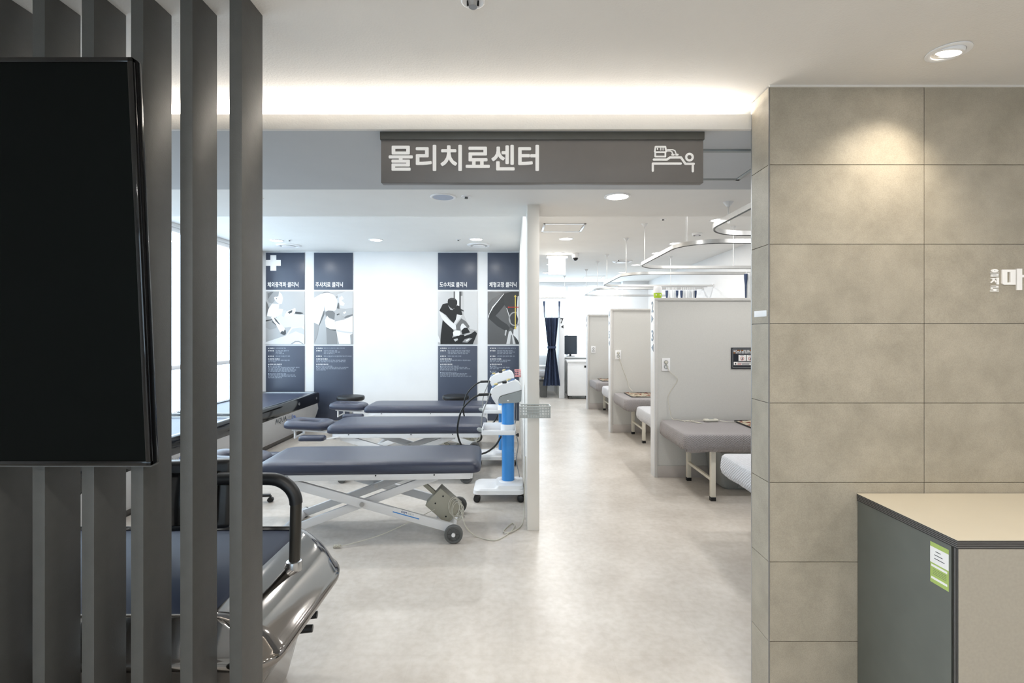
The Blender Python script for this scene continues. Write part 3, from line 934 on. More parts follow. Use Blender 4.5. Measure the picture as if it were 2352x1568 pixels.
# ================================================================== MASSAGE TABLES
def massage_table():
    t = thing('massage_table', '', 'massage table', (0, 0, 0), 'navy massage tables')
    P = [(0.475, .012, .05), (0.482, .002, .055), (0.50, 0, .055), (0.53, .004, .055), (0.548, .018, .06), (0.557, .045, .07), (0.561, .10, .09)]
    MB().loft([rr(-.77 + e, .77 - e, -.285 + e, .285 - e, r, z, 6, 4) for z, e, r in P]).build('pad', m_navy, t, 50)
    f = MB()
    for y in (-.262, .262):
        f.box(-.70, .70, y - .014, y + .014, .435, .476, .003)
    for x in (-.70, .70):
        f.box(x - .014, x + .014, -.262, .262, .435, .476, .003)
    f.build('frame', m_wmetal, t)
    for x in (-.55, .05, .45):
        MB().cyl((x, -.277, .468), (x, -.282, .468), .005, seg=10).build('bolt', m_black, t)
    for y in (-.236, .236):
        MB().bar((-.64, y, .44), (.565, y, .085), .028, .062, .003).build('scissor_arm', m_wmetal, t)
    for y in (-.185, .185):
        MB().bar((-.60, y, .055), (.46, y, .435), .028, .055, .003).build('scissor_arm', m_wmetal, t)
    for s in (-1, 1):
        MB().cyl((-.05, s * .17, .262), (-.05, s * .258, .262), .016, seg=16).build('pivot', m_steel, t)
    MB().tube([(-.62, -.25, .045), (-.62, .25, .045)], .032, 16).build('base_tube', m_wmetal, t)
    for s in (-1, 1):
        MB().lathe([(0.0, -.022), (.036, -.022), (.036, .022), (0, .022)], (-.62, s * .255, .036), (0, 1, 0), 20).build('foot', m_rubber, t)
    MB().tube([(.565, -.27, .075), (.565, .27, .075)], .030, 16).build('axle_tube', m_wmetal, t)
    MB().box(.44, .58, -.02, .02, .07, .14, .004).build('bracket', m_wmetal, t)
    for s in (-1, 1):
        w = MB().lathe([(.012, -.007), (.040, -.007), (.046, -.017), (.058, -.017), (.0635, -.010), (.0635, .010), (.058, .017), (.046, .017), (.040, .007), (.012, .007)], (.585, s * .295, .0635), (0, 1, 0), 36)
        w = w.build('wheel', m_rubber, t)
        MB().lathe([(0, -.024), (.013, -.024), (.013, .022), (0, .022)], (.585, s * .295, .0635), (0, 1, 0), 18).build('hub', m_wplastic, w)
        for k in range(6):
            a = k * math.pi / 3
            MB().bar((.585 + .015 * math.cos(a), s * .295 + s * .009, .0635 + .015 * math.sin(a)), (.585 + .043 * math.cos(a), s * .295 + s * .009, .0635 + .043 * math.sin(a)), .004, .006, up=(0, 1, 0)).build('spoke', m_rubber, w)
    # drive: gear box, rod
    rot = (0, math.radians(-48), 0)
    mbx = MB().obox((.50, -.10, .21), (.165, .11, .20), rot, .006)
    mbx.obox((.555, -.10, .145), (.10, .10, .06), rot, .006)
    gb = mbx.build('motor_box', m_putty, t)
    MB().bar((.30, -.08, .40), (.46, -.09, .26), .028, .028, .004, up=(0, 1, 0)).build('drive_rod', m_putty, t)
    for dx, dz in ((-.055, .02), (.0, .07), (.02, -.075)):
        MB().cyl((.50 + dx, -.155, .21 + dz), (.50 + dx, -.158, .21 + dz), .006, seg=10).build('screw', m_black, gb)
    lo = []
    for k in range(60):
        a = k * 0.55
        lo.append((.575 + .038 * math.cos(a) + .0006 * k, -.155 - .02 * math.sin(a * 0.31), .215 + .065 * math.sin(a) - .0008 * k))
    MB().tube(lo, .0032, 6).build('cord_coil', m_cord, t)
    MB().tube(spline([(.45, -.15, .19), (.1, -.26, .06), (-.17, -.34, .012)], 10), .0028, 6).build('pedal_cord', m_cord, t)
    sp_ = [(-.17 - .0012 * k, -.34 + .010 * math.cos(k * 1.1), .014 + .010 * math.sin(k * 1.1)) for k in range(40)]
    MB().tube(sp_, .003, 5).build('pedal_spring', m_cord, t)
    # maker's sticker on the near arm
    fst = lambda u, v, tt: Vector((.16 + u * .959 - v * -.283, -.2505 - tt, .205 - u * .283 + v * .959 + 0.0))
    st = MB()
    st.prism([(0, 0), (.19, 0), (.19, .034), (0, .034)], 0, .0004, fst)
    st.mi = 1
    st.prism([(0, 0), (.19, 0), (.19, .007), (0, .007)], .0004, .0008, fst)
    so = st.build('sticker', [m_wplastic, m_blue], t, smooth=0)
    text('sticker_lettering', 'OIM', mat('navy_ink', (30, 60, 120), 0.4), so, lambda u, v, tt: fst(u + .055, v + .012, tt + .0004), width=.04, height=.015, bold=.03, extrude=.0002)
    text('sticker_lettering', '의료기', m_greyplastic, so, lambda u, v, tt: fst(u + .10, v + .012, tt + .0004), width=.045, height=.014, extrude=.0002)
    # head rest with face hole
    H = []
    tl = lambda x, y: (x + 1.02) * -0.05
    for z, o_, r in ((.492, .012, .09), (.50, 0, .10), (.53, 0, .10), (.552, .012, .09), (.565, .04, .07)):
        H.append(rr(-1.25 + o_, -.80 - o_, -.17 + o_, .17 - o_, r, z, 6, 1, tl))
    for z, o_, r in ((.562, .105, .045), (.548, .125, .035), (.52, .13, .032), (.495, .13, .032)):
        H.append(rr(-1.25 + o_, -.80 - o_, -.17 + min(o_, .118), .17 - min(o_, .118), r, z, 6, 1, tl))
    MB().loft(H, closed=True).build('head_rest', m_navy, t, 60)
    hs = MB()
    for y in (-.11, .11):
        hs.bar((-.69, y, .455), (-1.16, y, .488), .018, .018, .002)
        hs.bar((-1.13, y, .487), (-1.13, y, .40), .016, .028, .002, up=(0, 1, 0))
    hs.bar((-1.13, -.12, .41), (-1.13, .12, .41), .014, .014, .002)
    hs.build('head_support', m_wmetal, t)
    for s in (-1, 1):
        ar = MB().loft([rr(-.98, -.74, s * .37 - .055, s * .37 + .055, .03, z, 5) if e == 0 else rr(-.98 + e, -.74 - e, s * .37 - .055 + e, s * .37 + .055 - e, .025, z, 5) for z, e in ((.435, .008), (.44, 0), (.465, 0), (.478, .01))]).build('arm_rest', m_navy, t, 60)
        MB().bar((-.80, s * .37, .437), (-.62, s * .26, .445), .02, .012, .002).build('arm_bracket', m_wmetal, ar)
    return t
mt = massage_table()
t1_ = place(mt, (-1.0, 3.72, 0), 'nearest navy massage table with white scissor frame', math.radians(2.5), first=True)
place(mt, (-1.03, 5.11, 0), 'middle navy massage table in the row of three', math.radians(1.0))
place(mt, (-1.04, 6.36, 0), 'farthest navy massage table below the posters', math.radians(0.3))

# ================================================================== THERAPY MACHINES
def machine():
    t = thing('therapy_machine', '', 'therapy machine', (0, 0, 0), 'wheeled therapy machines with blue columns')
    Q = lambda px, py: ((px - 1166) / 258, EYE - (py - 764) / 258)
    b = MB().loft([rr(-.30, .142, -.17, .17, .05, z, 6) if e == 0 else rr(-.30 + e, .142 - e, -.17 + e, .17 - e, .05, z, 6) for z, e in ((.066, .004), (.07, 0), (.10, .004), (.112, .018))])
    b.loft([rr(-.12, .135, -.15, .15, .04, .11, 5), rr(-.10, .13, -.14, .14, .04, .135, 5), rr(-.08, .11, -.12, .12, .04, .14, 5)])
    b.lathe([(.09, .135), (.075, .148), (.06, .15), (0, .15)], (0, 0, 0), seg=28)
    b.build('base', m_wplastic, t)
    for x in (-.265, .11):
        for y in (-.14, .14):
            c = MB().lathe([(0, -.013), (.024, -.013), (.030, -.009), (.030, .009), (.024, .013), (0, .013)], (x, y - .014, .030), (0, 1, 0), 20)
            c.lathe([(0, -.013), (.024, -.013), (.030, -.009), (.030, .009), (.024, .013), (0, .013)], (x, y + .014, .030), (0, 1, 0), 20)
            c = c.build('caster', m_black, t)
            MB().cyl((x, y, .03), (x, y, .068), .009, seg=12).build('stem', m_black, c)
    MB().loft([rr(-.054, .054, -.054, .054, .045, .145, 6), rr(-.054, .054, -.054, .054, .045, .86, 6)]).build('column', m_blue, t)
    for s in (-1, 1):
        MB().box(s * .0535 - .003, s * .0535 + .003, -.012, .012, .15, .86, .001).build('column_trim', m_steel, t)
    tr = MB()
    tr.box(-.225, .065, -.11, .11, .565, .573, .002)
    tr.box(-.225, .065, -.113, -.106, .565, .605, .002).box(-.225, .065, .106, .113, .565, .635, .002)
    tr.box(-.228, -.220, -.113, .113, .565, .62, .002).box(.058, .066, -.113, .113, .565, .62, .002)
    tr.loft([rr(-.064, .064, -.064, .064, .05, .56, 6), rr(-.064, .064, -.064, .064, .05, .645, 6)])
    tr.build('tray', m_wplastic, t)
    kn = MB().cyl((.064, 0, .545), (.084, 0, .545), .006, seg=12)
    kn.lathe([(0, 0), (.016, 0), (.018, .008), (.012, .014), (0, .014)], (.082, 0, .545), (1, 0, 0), 16)
    kn.build('clamp_knob', m_black, t)
    MB().lathe([(.056, .845), (.060, .852), (.060, .862), (0, .864)], (0, 0, 0), seg=28).build('neck', m_wplastic, t)
    fn = lambda u, v, tt: Vector((u, tt, v))
    shell = [Q(*p) for p in ((1139, 926), (1131, 914), (1126, 903), (1126, 896), (1129, 890), (1136, 884.5), (1146, 881.5), (1162, 877), (1176, 871.5), (1183, 871), (1190, 875), (1195, 883), (1197.5, 893.5), (1172, 900.5), (1152, 906), (1147, 909), (1145, 914), (1144.5, 926))]
    hd = MB().prism(shell, -.062, .062, fn).build('head_shell', m_wplastic, t, 50)
    md = hd.modifiers.new('bevel', 'BEVEL'); md.width = 0.010; md.segments = 3; md.limit_method = 'ANGLE'; md.angle_limit = math.radians(60)
    grey = [Q(*p) for p in ((1145.5, 924), (1145.5, 914), (1148, 909.5), (1153, 906.5), (1197, 894), (1196, 919), (1186, 922))]
    MB().prism(grey, -.059, .059, fn).build('head_underside', m_greyplastic, t)
    pn = MB()
    a, c = Q(1136, 884.0), Q(1160, 877.2)
    pn.prism([(Q(1166, 874.5)), (Q(1181, 870.0)), (Q(1181, 869.4)), (Q(1166, 873.9))], -.055, .055, fn)
    pn.build('display', mat('display_blue', (88, 132, 190), 0.2), t)
    MB().prism([Q(1129.5, 888.5), Q(1138, 883), Q(1137.4, 882.2), Q(1128.7, 887.8)], -.06, .06, fn).build('label_strip', mat('display_blue', (88, 132, 190), 0.2), t)
    MB().box(*(Q(1153, 0)[0], Q(1163, 0)[0]), -.06, -.035, Q(0, 878.5)[1], Q(0, 873.5)[1], .003).build('hand_piece', m_black, t)
    for px, py, yy in ((1138, 881.5, -.01), (1167, 872.5, .035)):
        x, z = Q(px, py)
        k = MB().lathe([(.0, -.008), (.015, -.008), (.021, -.002), (.018, .006), (.010, .010), (0, .010)], (x, yy, z), (-.2, 0, 1), 16)
        k.build('dial', m_brass, t)
    # hose: socket, thick sleeve, loop
    s0 = Q(1126, 903)
    MB().tube([Vector((s0[0] + .01, -.05, s0[1])), Vector((s0[0] - .10, -.05, s0[1] - .004))], .013, 12).build('hose_sleeve', m_black, t)
    hp = [(s0[0] - .09, -.05, s0[1] - .003)] + [(Q(*p)[0], y, Q(*p)[1]) for p, y in (((1085, 913), -.06), ((1062, 938), -.06), ((1052, 975), -.05), ((1054, 1005), -.03), ((1066, 1030), 0.0), ((1085, 1043), .03), ((1112, 1042), .05), ((1136, 1026), .06), ((1150, 1003), .06))]
    MB().tube(spline(hp, 8), .0085, 10).build('hose', m_black, t)
    gp = MB().lathe([(0, -.03), (.018, -.03), (.02, .0), (.016, .02), (.006, .03), (0, .03)], (-.245, -.05, .60), (-.8, 0, .25), 16)
    gp.build('probe', m_greyplastic, t)
    MB().tube(spline([(-.235, -.05, .63), (-.22, -.07, .75), (-.175, -.09, .87), (-.155, -.085, .93)], 8), .005, 8).build('probe_cord', m_greycord, t)
    MB().tube(spline([(.07, .02, .83), (.075, .04, .70), (.06, .05, .60), (.09, .07, .45), (.075, .08, .30), (.10, .10, .16), (.11, .16, .02)], 8), .004, 8).build('mains_cord', m_greycord, t)
    return t
ma = machine()
place(ma, (-0.035, 4.44, 0), 'front white therapy machine on blue column beside the divider', first=True)
place(ma, (-0.095, 5.60, 0), 'rear white therapy machine half hidden behind the front one')

# ================================================================== STOOLS
def stool():
    t = thing('stool', '', 'stool', (0, 0, 0), 'black round stools')
    MB().lathe([(0, .50), (.17, .50), (.185, .508), (.19, .525), (.19, .545), (.182, .56), (.15, .566), (0, .568)], (0, 0, 0), seg=36).build('seat', m_black, t)
    MB().lathe([(.05, .49), (.16, .49), (.165, .50), (0, .50)], (0, 0, 0), seg=30).build('seat_plate', m_steel, t)
    MB().cyl((0, 0, .09), (0, 0, .495), .022, seg=18).build('column', m_steel, t)
    for k in range(5):
        a = 2 * math.pi * k / 5 + .3
        cx, cy = math.cos(a), math.sin(a)
        lg = MB().bar((0, 0, .10), (.26 * cx, .26 * cy, .075), .04, .025, .005).build('leg', m_black, t)
        MB().lathe([(0, -.02), (.025, -.02), (.027, 0), (.025, .02), (0, .02)], (.26 * cx, .26 * cy, .027), (-cy, cx, 0), 16).cyl((.26 * cx, .26 * cy, .027), (.26 * cx, .26 * cy, .075), .008, seg=10).build('caster', m_black, lg)
    return t
so_ = stool()
place(so_, (-2.27, 7.05, 0), 'black round stool behind the farthest head rest', first=True)
place(so_, (-0.80, 7.12, 0), 'black round stool tucked behind the farthest massage table')
place(so_, (-2.32, 4.22, 0), 'low black wheeled stool behind the nearest head rest').scale = (1, 1, .75)

# ================================================================== FLOOR CABLE, BASKETS
mc = MB().tube(spline([(-.37, 3.60, .18), (-.33, 3.55, .08), (-.26, 3.56, .006), (-.17, 3.50, .005), (-.10, 3.50, .005), (-.02, 3.62, .005), (.02, 3.74, .008), (.0, 3.80, .006), (-.06, 3.66, .006), (-.04, 3.60, .012), (.02, 3.66, .006), (.07, 3.76, .005), (.09, 3.90, .01), (.10, 4.0, .15), (.108, 4.05, .45)], 10), .0042, 8).build('mains_cable', m_cord, None)
mc.parent = t1_
mc.matrix_parent_inverse = (Matrix.Translation(t1_.location) @ Matrix.Rotation(t1_.rotation_euler.z, 4, 'Z')).inverted()
mc['label'] = 'thin ivory cable looping over the floor'

def basket(name, m, label, fn, w, h, dp, nu, nv):
    """wall basket: fn(u,v,t) with t out of the wall"""
    o0 = fn(0, 0, 0)
    t = thing(name, label, 'basket', o0)
    def wallgrid(p0, du, dv, nrm, cols, rws, nm):
        mb = MB()
        bw = 0.004
        for i in range(cols + 1):
            a = p0 + du * (i / cols)
            mb.bar(a, a + dv, bw, bw * 0.8, up=nrm)
        for j in range(rws + 1):
            a = p0 + dv * (j / rws)
            mb.bar(a, a + du, bw, bw, up=nrm)
        mb.build(nm, m, t, smooth=0)
    U = fn(1, 0, 0) - o0; V = fn(0, 1, 0) - o0; T = fn(0, 0, 1) - o0
    wallgrid(o0 + T * dp, U * w, V * h, T, nu, nv, 'front_grid')
    wallgrid(o0 + T * 0.003, U * w, V * h, T, nu, nv, 'back_grid')
    wallgrid(o0 + T * 0.003, T * (dp - 0.003), V * h, U, max(3, nu // 3), nv, 'side_grid')
    wallgrid(o0 + U * w + T * 0.003, T * (dp - 0.003), V * h, U, max(3, nu // 3), nv, 'side_grid')
    wallgrid(o0 + T * 0.003, U * w, T * (dp - 0.003), V, nu, max(3, nu // 3), 'bottom_grid')
    rm = MB()
    c = [o0 + V * h + T * 0.003, o0 + V * h + U * w + T * 0.003, o0 + V * h + U * w + T * dp, o0 + V * h + T * dp]
    for k in range(4):
        rm.bar(c[k], c[(k + 1) % 4], .009, .009, .002)
    rm.build('rim', m, t)
basket('wire_basket', m_basket, 'grey lattice basket on the end of the dividing wall', FRONT((0.057, 3.669, 0.845)), 0.215, 0.08, 0.11, 20, 4)
basket('wire_basket', m_pink, 'small pink basket on the dividing wall near the posters', CORR((0.1115, 6.45, 0.90)), 0.22, 0.075, 0.075, 8, 3)

# ================================================================== POSTERS
GR = {}
def gray(v, tint=(1.0, 1.0, 1.0)):
    k = (v, tint)
    if k not in GR:
        GR[k] = mat('print_%d_%d' % (v, len(GR)), tuple(int(v * t) for t in tint), 0.32)
    return GR[k]

def poster(x0, x1, label, head, hw, art, body, ox, scale_box, cross=False, bg=215):
    t = thing('clinic_poster', label, 'poster', ((x0 + x1) / 2, YP, 0.1), 'clinic posters on the back wall')
    y1 = YP - 0.010
    hp = MB().box(x0, x1, y1, YP, 2.114, 2.682, 0.001).build('heading_panel', m_slate, t)
    pp = MB().box(x0, x1, y1, YP, 1.275, 2.087, 0.001).build('photo_panel', gray(bg), t)
    tp = MB().box(x0, x1, y1, YP, 0.10, 1.25, 0.001).build('text_panel', m_slate, t)
    text('heading', head, m_whiteink, hp, FRONT((x0 + 0.025, y1, 2.152)), width=hw, height=0.080, bold=0.014, extrude=0.0006, res=2)
    if cross:
        cr = MB()
        f = FRONT((0, y1, 0))
        cx, cz = x0 + 0.115, 2.685 - 0.16
        cr.prism([(cx - .045, cz - .12), (cx + .045, cz - .12), (cx + .045, cz + .12), (cx - .045, cz + .12)], 0, .0012, f)
        cr.prism([(x0, cz - .045), (cx - .045, cz - .045), (cx - .045, cz + .045), (x0, cz + .045)], 0, .0012, f)
        cr.prism([(cx + .045, cz - .045), (cx + .115, cz - .045), (cx + .115, cz + .045), (cx + .045, cz + .045)], 0, .0012, f)
        cr.build('cross', m_whiteink, hp, smooth=0)
    # photograph: flat print built of flat shapes
    bx0, by0, bx1, by1 = scale_box
    f = FRONT((0, y1, 0))
    def uv(p):
        u = x0 + 0.001 + (min(max(p[0], bx0), bx1) - bx0) / (bx1 - bx0) * ((x1 - x0) - 0.002) * ox
        v = 2.086 - (min(max(p[1], by0), by1) - by0) / (by1 - by0) * 0.81
        return (min(u, x1 - 0.001), v)
    mb = MB()
    mats = []
    for k, (col, pts) in enumerate(art):
        m = gray(*col) if isinstance(col, tuple) else gray(col)
        if m not in mats:
            mats.append(m)
        mb.mi = mats.index(m)
        pl = [uv(p) for p in pts]
        vv = [mb.bm.verts.new(f(u, v, 0.0004 + 0.00025 * k)) for u, v in pl]
        for tri in tessellate_polygon([[Vector((u, v, 0)) for u, v in pl]]):
            fc_ = mb.bm.faces.new([vv[i] for i in tri])
            fc_.material_index = mb.mi
    mb.build('photo_print', mats, pp, smooth=0, fixn=False)
    # small print
    z = 1.222
    for k, (bold, ind, s, gap) in enumerate(body):
        if not s:
            z -= gap
            continue
        ln = text('small_print', s, m_whiteink if bold else mat('pale_print', (188, 196, 208), 0.5), tp, FRONT((x0 + 0.035 + ind, y1, z - 0.019)), height=0.0185, bold=0.03 if bold else 0.0, extrude=0.0003, res=1)
        z -= gap
    return t

def arrow(p, q_, w, hw):
    d = Vector((q_[0] - p[0], q_[1] - p[1])); L_ = d.length; d.normalize(); n = Vector((-d.y, d.x))
    e = Vector(q_) - d * hw * 1.4
    return [(p[0] + n.x * w, p[1] + n.y * w), (e.x + n.x * w, e.y + n.y * w), (e.x + n.x * hw, e.y + n.y * hw), q_, (e.x - n.x * hw, e.y - n.y * hw), (e.x - n.x * w, e.y - n.y * w), (p[0] - n.x * w, p[1] - n.y * w)]

art1 = [(150, [(175, 795), (400, 795), (385, 880), (330, 890), (300, 930), (320, 960), (270, 1010), (215, 990), (180, 930)]),
        (110, [(190, 830), (260, 800), (300, 800), (230, 880), (200, 930)]),
        (222, [(400, 795), (450, 850), (468, 915), (450, 1010), (400, 1020), (330, 960), (320, 900), (385, 880)]),
        (235, [(305, 900), (335, 885), (372, 905), (360, 950), (325, 945)]),
        (120, [(335, 905), (365, 915), (355, 940)]),
        (105, [(160, 960), (185, 1000), (215, 1080), (185, 1170), (165, 1250), (160, 1250)]),
        (240, [(270, 1010), (400, 1020), (390, 1100), (470, 1110), (440, 1230), (300, 1250), (180, 1230), (200, 1120)]),
        (205, [(440, 1180), (855, 1210), (855, 1500), (600, 1420), (420, 1450), (300, 1300)]),
        (190, [(470, 1130), (530, 1130), (500, 1200), (490, 1250), (445, 1230)]),
        (245, [(495, 1240), (530, 1150), (640, 1110), (690, 1085), (700, 1150), (640, 1215), (560, 1225)]),
        (60, [(550, 1160), (640, 1120), (635, 1165), (585, 1190)]),
        (52, [(690, 1150), (780, 1160), (840, 1180), (780, 1197), (690, 1187)]),
        (150, [(160, 1345), (280, 1335), (350, 1390), (340, 1440), (230, 1465), (160, 1430)]),
        (60, [(160, 1302), (270, 1285), (280, 1300), (160, 1325)]),
        (246, [(250, 1250), (320, 1240), (400, 1330), (510, 1460), (490, 1530), (420, 1520), (350, 1390)]),
        (66, [(300, 1250), (345, 1280), (425, 1385), (395, 1375), (335, 1320)]),
        (60, [(270, 1310), (350, 1385), (340, 1390), (270, 1335)]),
        (58, [(415, 1530), (455, 1490), (480, 1505), (500, 1465), (518, 1490), (520, 1545), (490, 1568), (450, 1550)]),
        (212, [(160, 1725), (160, 1690), (520, 1575), (620, 1430), (855, 1410), (855, 1725)]),
        (190, [(560, 1560), (640, 1450), (800, 1430), (855, 1470), (855, 1560), (700, 1500)]),
        (150, [(600, 1725), (690, 1668), (760, 1668), (850, 1725)]),
        (225, [(640, 1725), (700, 1690), (760, 1690), (820, 1725)])]
art2 = [(232, [(1025, 900), (1150, 830), (1280, 800), (1390, 850), (1450, 950), (1430, 1100), (1400, 1130), (1230, 1130), (1210, 1040), (1025, 1060)]),
        (120, [(1140, 830), (1210, 795), (1280, 793), (1390, 830), (1280, 806), (1210, 808)]),
        (190, [(1425, 860), (1460, 830), (1600, 785), (1725, 785), (1725, 1080), (1600, 1100), (1480, 1080), (1440, 930)]),
        (130, [(1425, 880), (1445, 855), (1455, 890), (1440, 910)]),
        (228, [(1480, 900), (1530, 860), (1565, 920), (1520, 945), (1580, 1000), (1560, 1040), (1490, 1030)]),
        (225, [(1025, 1060), (1210, 1040), (1200, 1190), (1110, 1380), (1025, 1340)]),
        (95, [(1200, 1130), (1215, 1130), (1215, 1190), (1120, 1400), (1112, 1385)]),
        (150, [(1025, 1340), (1115, 1385), (1090, 1560), (1025, 1725)]),
        (112, [(1230, 1160), (1280, 1125), (1360, 1130), (1405, 1170), (1390, 1290), (1300, 1250), (1270, 1275), (1240, 1240)]),
        (130, [(1245, 1425), (1330, 1460), (1430, 1470), (1440, 1725), (1260, 1725)]),
        (236, [(1225, 1300), (1260, 1215), (1310, 1270), (1400, 1300), (1430, 1460), (1330, 1462), (1240, 1420)]),
        (80, [(1240, 1422), (1330, 1462), (1430, 1468), (1440, 1600), (1425, 1490), (1330, 1475), (1245, 1432)]),
        (228, [(1410, 1320), (1560, 1290), (1725, 1220), (1725, 1725), (1480, 1725), (1430, 1500)]),
        (195, [(1440, 1470), (1600, 1500), (1725, 1510), (1725, 1540), (1590, 1525), (1445, 1500)]),
        (170, [(1520, 1170), (1600, 1110), (1725, 1080), (1725, 1210), (1600, 1258), (1540, 1220)]),
        (110, [(1570, 1250), (1620, 1215), (1725, 1190), (1725, 1215), (1600, 1260)]),
        (225, [(1550, 1160), (1600, 1140), (1610, 1160), (1570, 1190)]),
        (60, [(1435, 1195), (1482, 1176), (1490, 1192), (1443, 1212)]),
        (90, [(1465, 990), (1475, 985), (1485, 1095), (1440, 1085)]),
        (150, [(1680, 1560), (1725, 1540), (1725, 1725), (1690, 1725)])]
art3 = [(225, [(425, 770), (500, 770), (500, 1060), (425, 1000)]),
        (100, [(400, 770), (425, 770), (425, 890), (400, 890)]),
        (55, [(505, 770), (530, 770), (530, 1090), (505, 1060)]),
        (130, [(530, 770), (562, 770), (562, 850), (530, 850)]),
        (205, [(590, 770), (828, 770), (828, 1480), (700, 1450), (590, 1200)]),
        (60, [(530, 1085), (582, 1110), (582, 1135), (540, 1120)]),
        (40, [(290, 960), (300, 910), (350, 885), (420, 890), (465, 940), (465, 1000), (430, 1060), (390, 1092), (340, 1060), (300, 1010)]),
        (85, [(320, 915), (350, 890), (420, 898), (440, 925), (380, 915)]),
        (34, [(140, 1120), (200, 1000), (290, 980), (350, 1080), (400, 1092), (460, 1020), (520, 1040), (562, 1190), (490, 1218), (465, 1180), (440, 1280), (400, 1345), (340, 1290), (260, 1200), (210, 1165)]),
        (215, [(303, 1025), (312, 1030), (345, 1085), (385, 1095), (385, 1106), (340, 1098)]),
        (225, [(137, 1130), (205, 1172), (300, 1270), (440, 1380), (447, 1460), (400, 1467), (280, 1370), (180, 1250)]),
        (218, [(460, 1185), (552, 1205), (520, 1252), (430, 1372), (402, 1345), (440, 1285)]),
        (36, [(200, 1290), (290, 1372), (400, 1467), (390, 1560), (330, 1725), (160, 1725), (165, 1560)]),
        (110, [(440, 1390), (540, 1258), (620, 1310), (690, 1400), (665, 1440), (565, 1350), (525, 1400), (520, 1480), (450, 1470)]),
        (228, [(520, 1430), (545, 1360), (575, 1350), (640, 1420), (590, 1432), (540, 1480)]),
        (30, [(540, 1485), (590, 1430), (650, 1430), (700, 1512), (560, 1548)]),
        (30, [(340, 1620), (520, 1560), (740, 1520), (790, 1488), (828, 1530), (800, 1610), (750, 1725), (330, 1725)]),
        (235, [(385, 1515), (430, 1475), (512, 1480), (530, 1540), (500, 1575), (400, 1575)]),
        (190, [(585, 1555), (700, 1520), (735, 1530), (600, 1580)]),
        (150, [(600, 1640), (690, 1610), (740, 1620), (650, 1700), (560, 1690)]),
        (225, [(620, 1655), (680, 1625), (690, 1640), (640, 1680)]),
        (200, [(400, 1640), (470, 1620), (480, 1650), (430, 1680)]),
        (228, [(115, 1560), (150, 1640), (160, 1700), (115, 1690)])]
art4 = [(118, [(1010, 1000), (1100, 900), (1300, 800), (1010, 770)]),
        (58, [(1320, 812), (1480, 775), (1610, 775), (1610, 1600), (1505, 1560), (1510, 1450), (1440, 1420), (1452, 1330), (1425, 1200), (1375, 1070), (1335, 1018)]),
        (52, [(1320, 812), (1335, 1018), (1230, 1140), (1163, 1210), (1040, 1270), (1020, 1220), (1110, 1050), (1200, 950)]),
        (56, [(1163, 1210), (1275, 1300), (1390, 1370), (1440, 1430), (1410, 1480), (1350, 1480), (1200, 1400), (1040, 1270)]),
        (235, [(1320, 810), (1330, 812), (1210, 955), (1120, 1060), (1040, 1190), (1030, 1262), (1018, 1220), (1100, 1050), (1195, 950)]),
        (215, [(1370, 1070), (1385, 1075), (1430, 1200), (1455, 1330), (1445, 1335), (1415, 1200)]),
        (225, [(1590, 860), (1612, 850), (1612, 1725), (1600, 1660), (1550, 1600), (1505, 1560), (1512, 1465), (1580, 1390), (1600, 1270), (1570, 1180)]),
        (208, [(1370, 1725), (1420, 1500), (1460, 1480), (1500, 1560), (1550, 1725)]),
        (120, [(1440, 1725), (1460, 1560), (1480, 1560), (1500, 1725)]),
        (200, [(1340, 1560), (1355, 1470), (1380, 1470), (1360, 1580)]),
        (50, [(1530, 1640), (1560, 1620), (1612, 1690), (1612, 1725), (1570, 1725)])]
for k in range(22):
    a, b = math.pi * (0.36 + 1.36 * k / 22), math.pi * (0.36 + 1.36 * (k + 1) / 22)
    art4.append((165, [(1535 + 118 * math.cos(a), 1268 - 130 * math.sin(a)), (1535 + 118 * math.cos(b), 1268 - 130 * math.sin(b)), (1535 + 96 * math.cos(b), 1268 - 108 * math.sin(b)), (1535 + 96 * math.cos(a), 1268 - 108 * math.sin(a))]))
YE = (225, (1.0, 0.9, 0.45))
RE = (190, (1.0, 0.25, 0.2))
art4 += [(YE, arrow((1545, 1150), (1545, 830), 9, 26)), (YE, arrow((1545, 1150), (1545, 1460), 9, 26)), (RE, arrow((1610, 1056), (1395, 1056), 6, 17))]

WD = ['치료', '통증', '물리치료', '도수', '교정', '주사', '체형', '충격파', '체외', '치료의', '본원', '정형', '클리닉', '센터', '시스템', '적응', '외주', '수정', '리본', '통', '한', '의']
def small_print(seed, title, widths, para):
    """the posters' small print, too fine to read in the photograph"""
    rg = random.Random(seed)
    def ln(n):
        out = ''
        while len(out) < n:
            out += rg.choice(WD) + (' ' if rg.random() < 0.8 else ', ')
        return out[:n].strip(' ,')
    out = [(True, 0, '◆ 적응증 ◆', 0.0), (False, 0.115, ln(widths[0]), 0.040), (True, 0, '◆ 특 징 ◆', 0.0)]
    for k in (1, 2, 3):
        out.append((False, 0.115, ln(widths[k]), 0.041 if k == 3 else 0.021))
    out += [(True, 0, '◆ 종 류 ◆', 0.0), (False, 0.115, ln(widths[4]), 0.042), (True, 0, '◆ 본원 치료 시스템 ◆', 0.022), (False, 0, ln(widths[5]), 0.021), (False, 0, ln(widths[6]), 0.040), (True, 0, title, 0.029)]
    for n in para:
        out.append((False, 0, ('■ ' + ln(-n) if n < 0 else ln(n)) if n else '', 0.0195))
    return out
poster(-3.79, -3.195, 'leftmost slate poster with white cross and shockwave photo', '체외충격파 클리닉', 0.475, art1,
       small_print(1, '◆ 충격파 치료의 중요한 점', (11, 15, 6, 10, 16, 26, 0 + 8), [-13, 33, 32, 33, 28, 0, -17, 32, 31, 14]), 1.0, (160, 795, 855, 1725), True, 176)
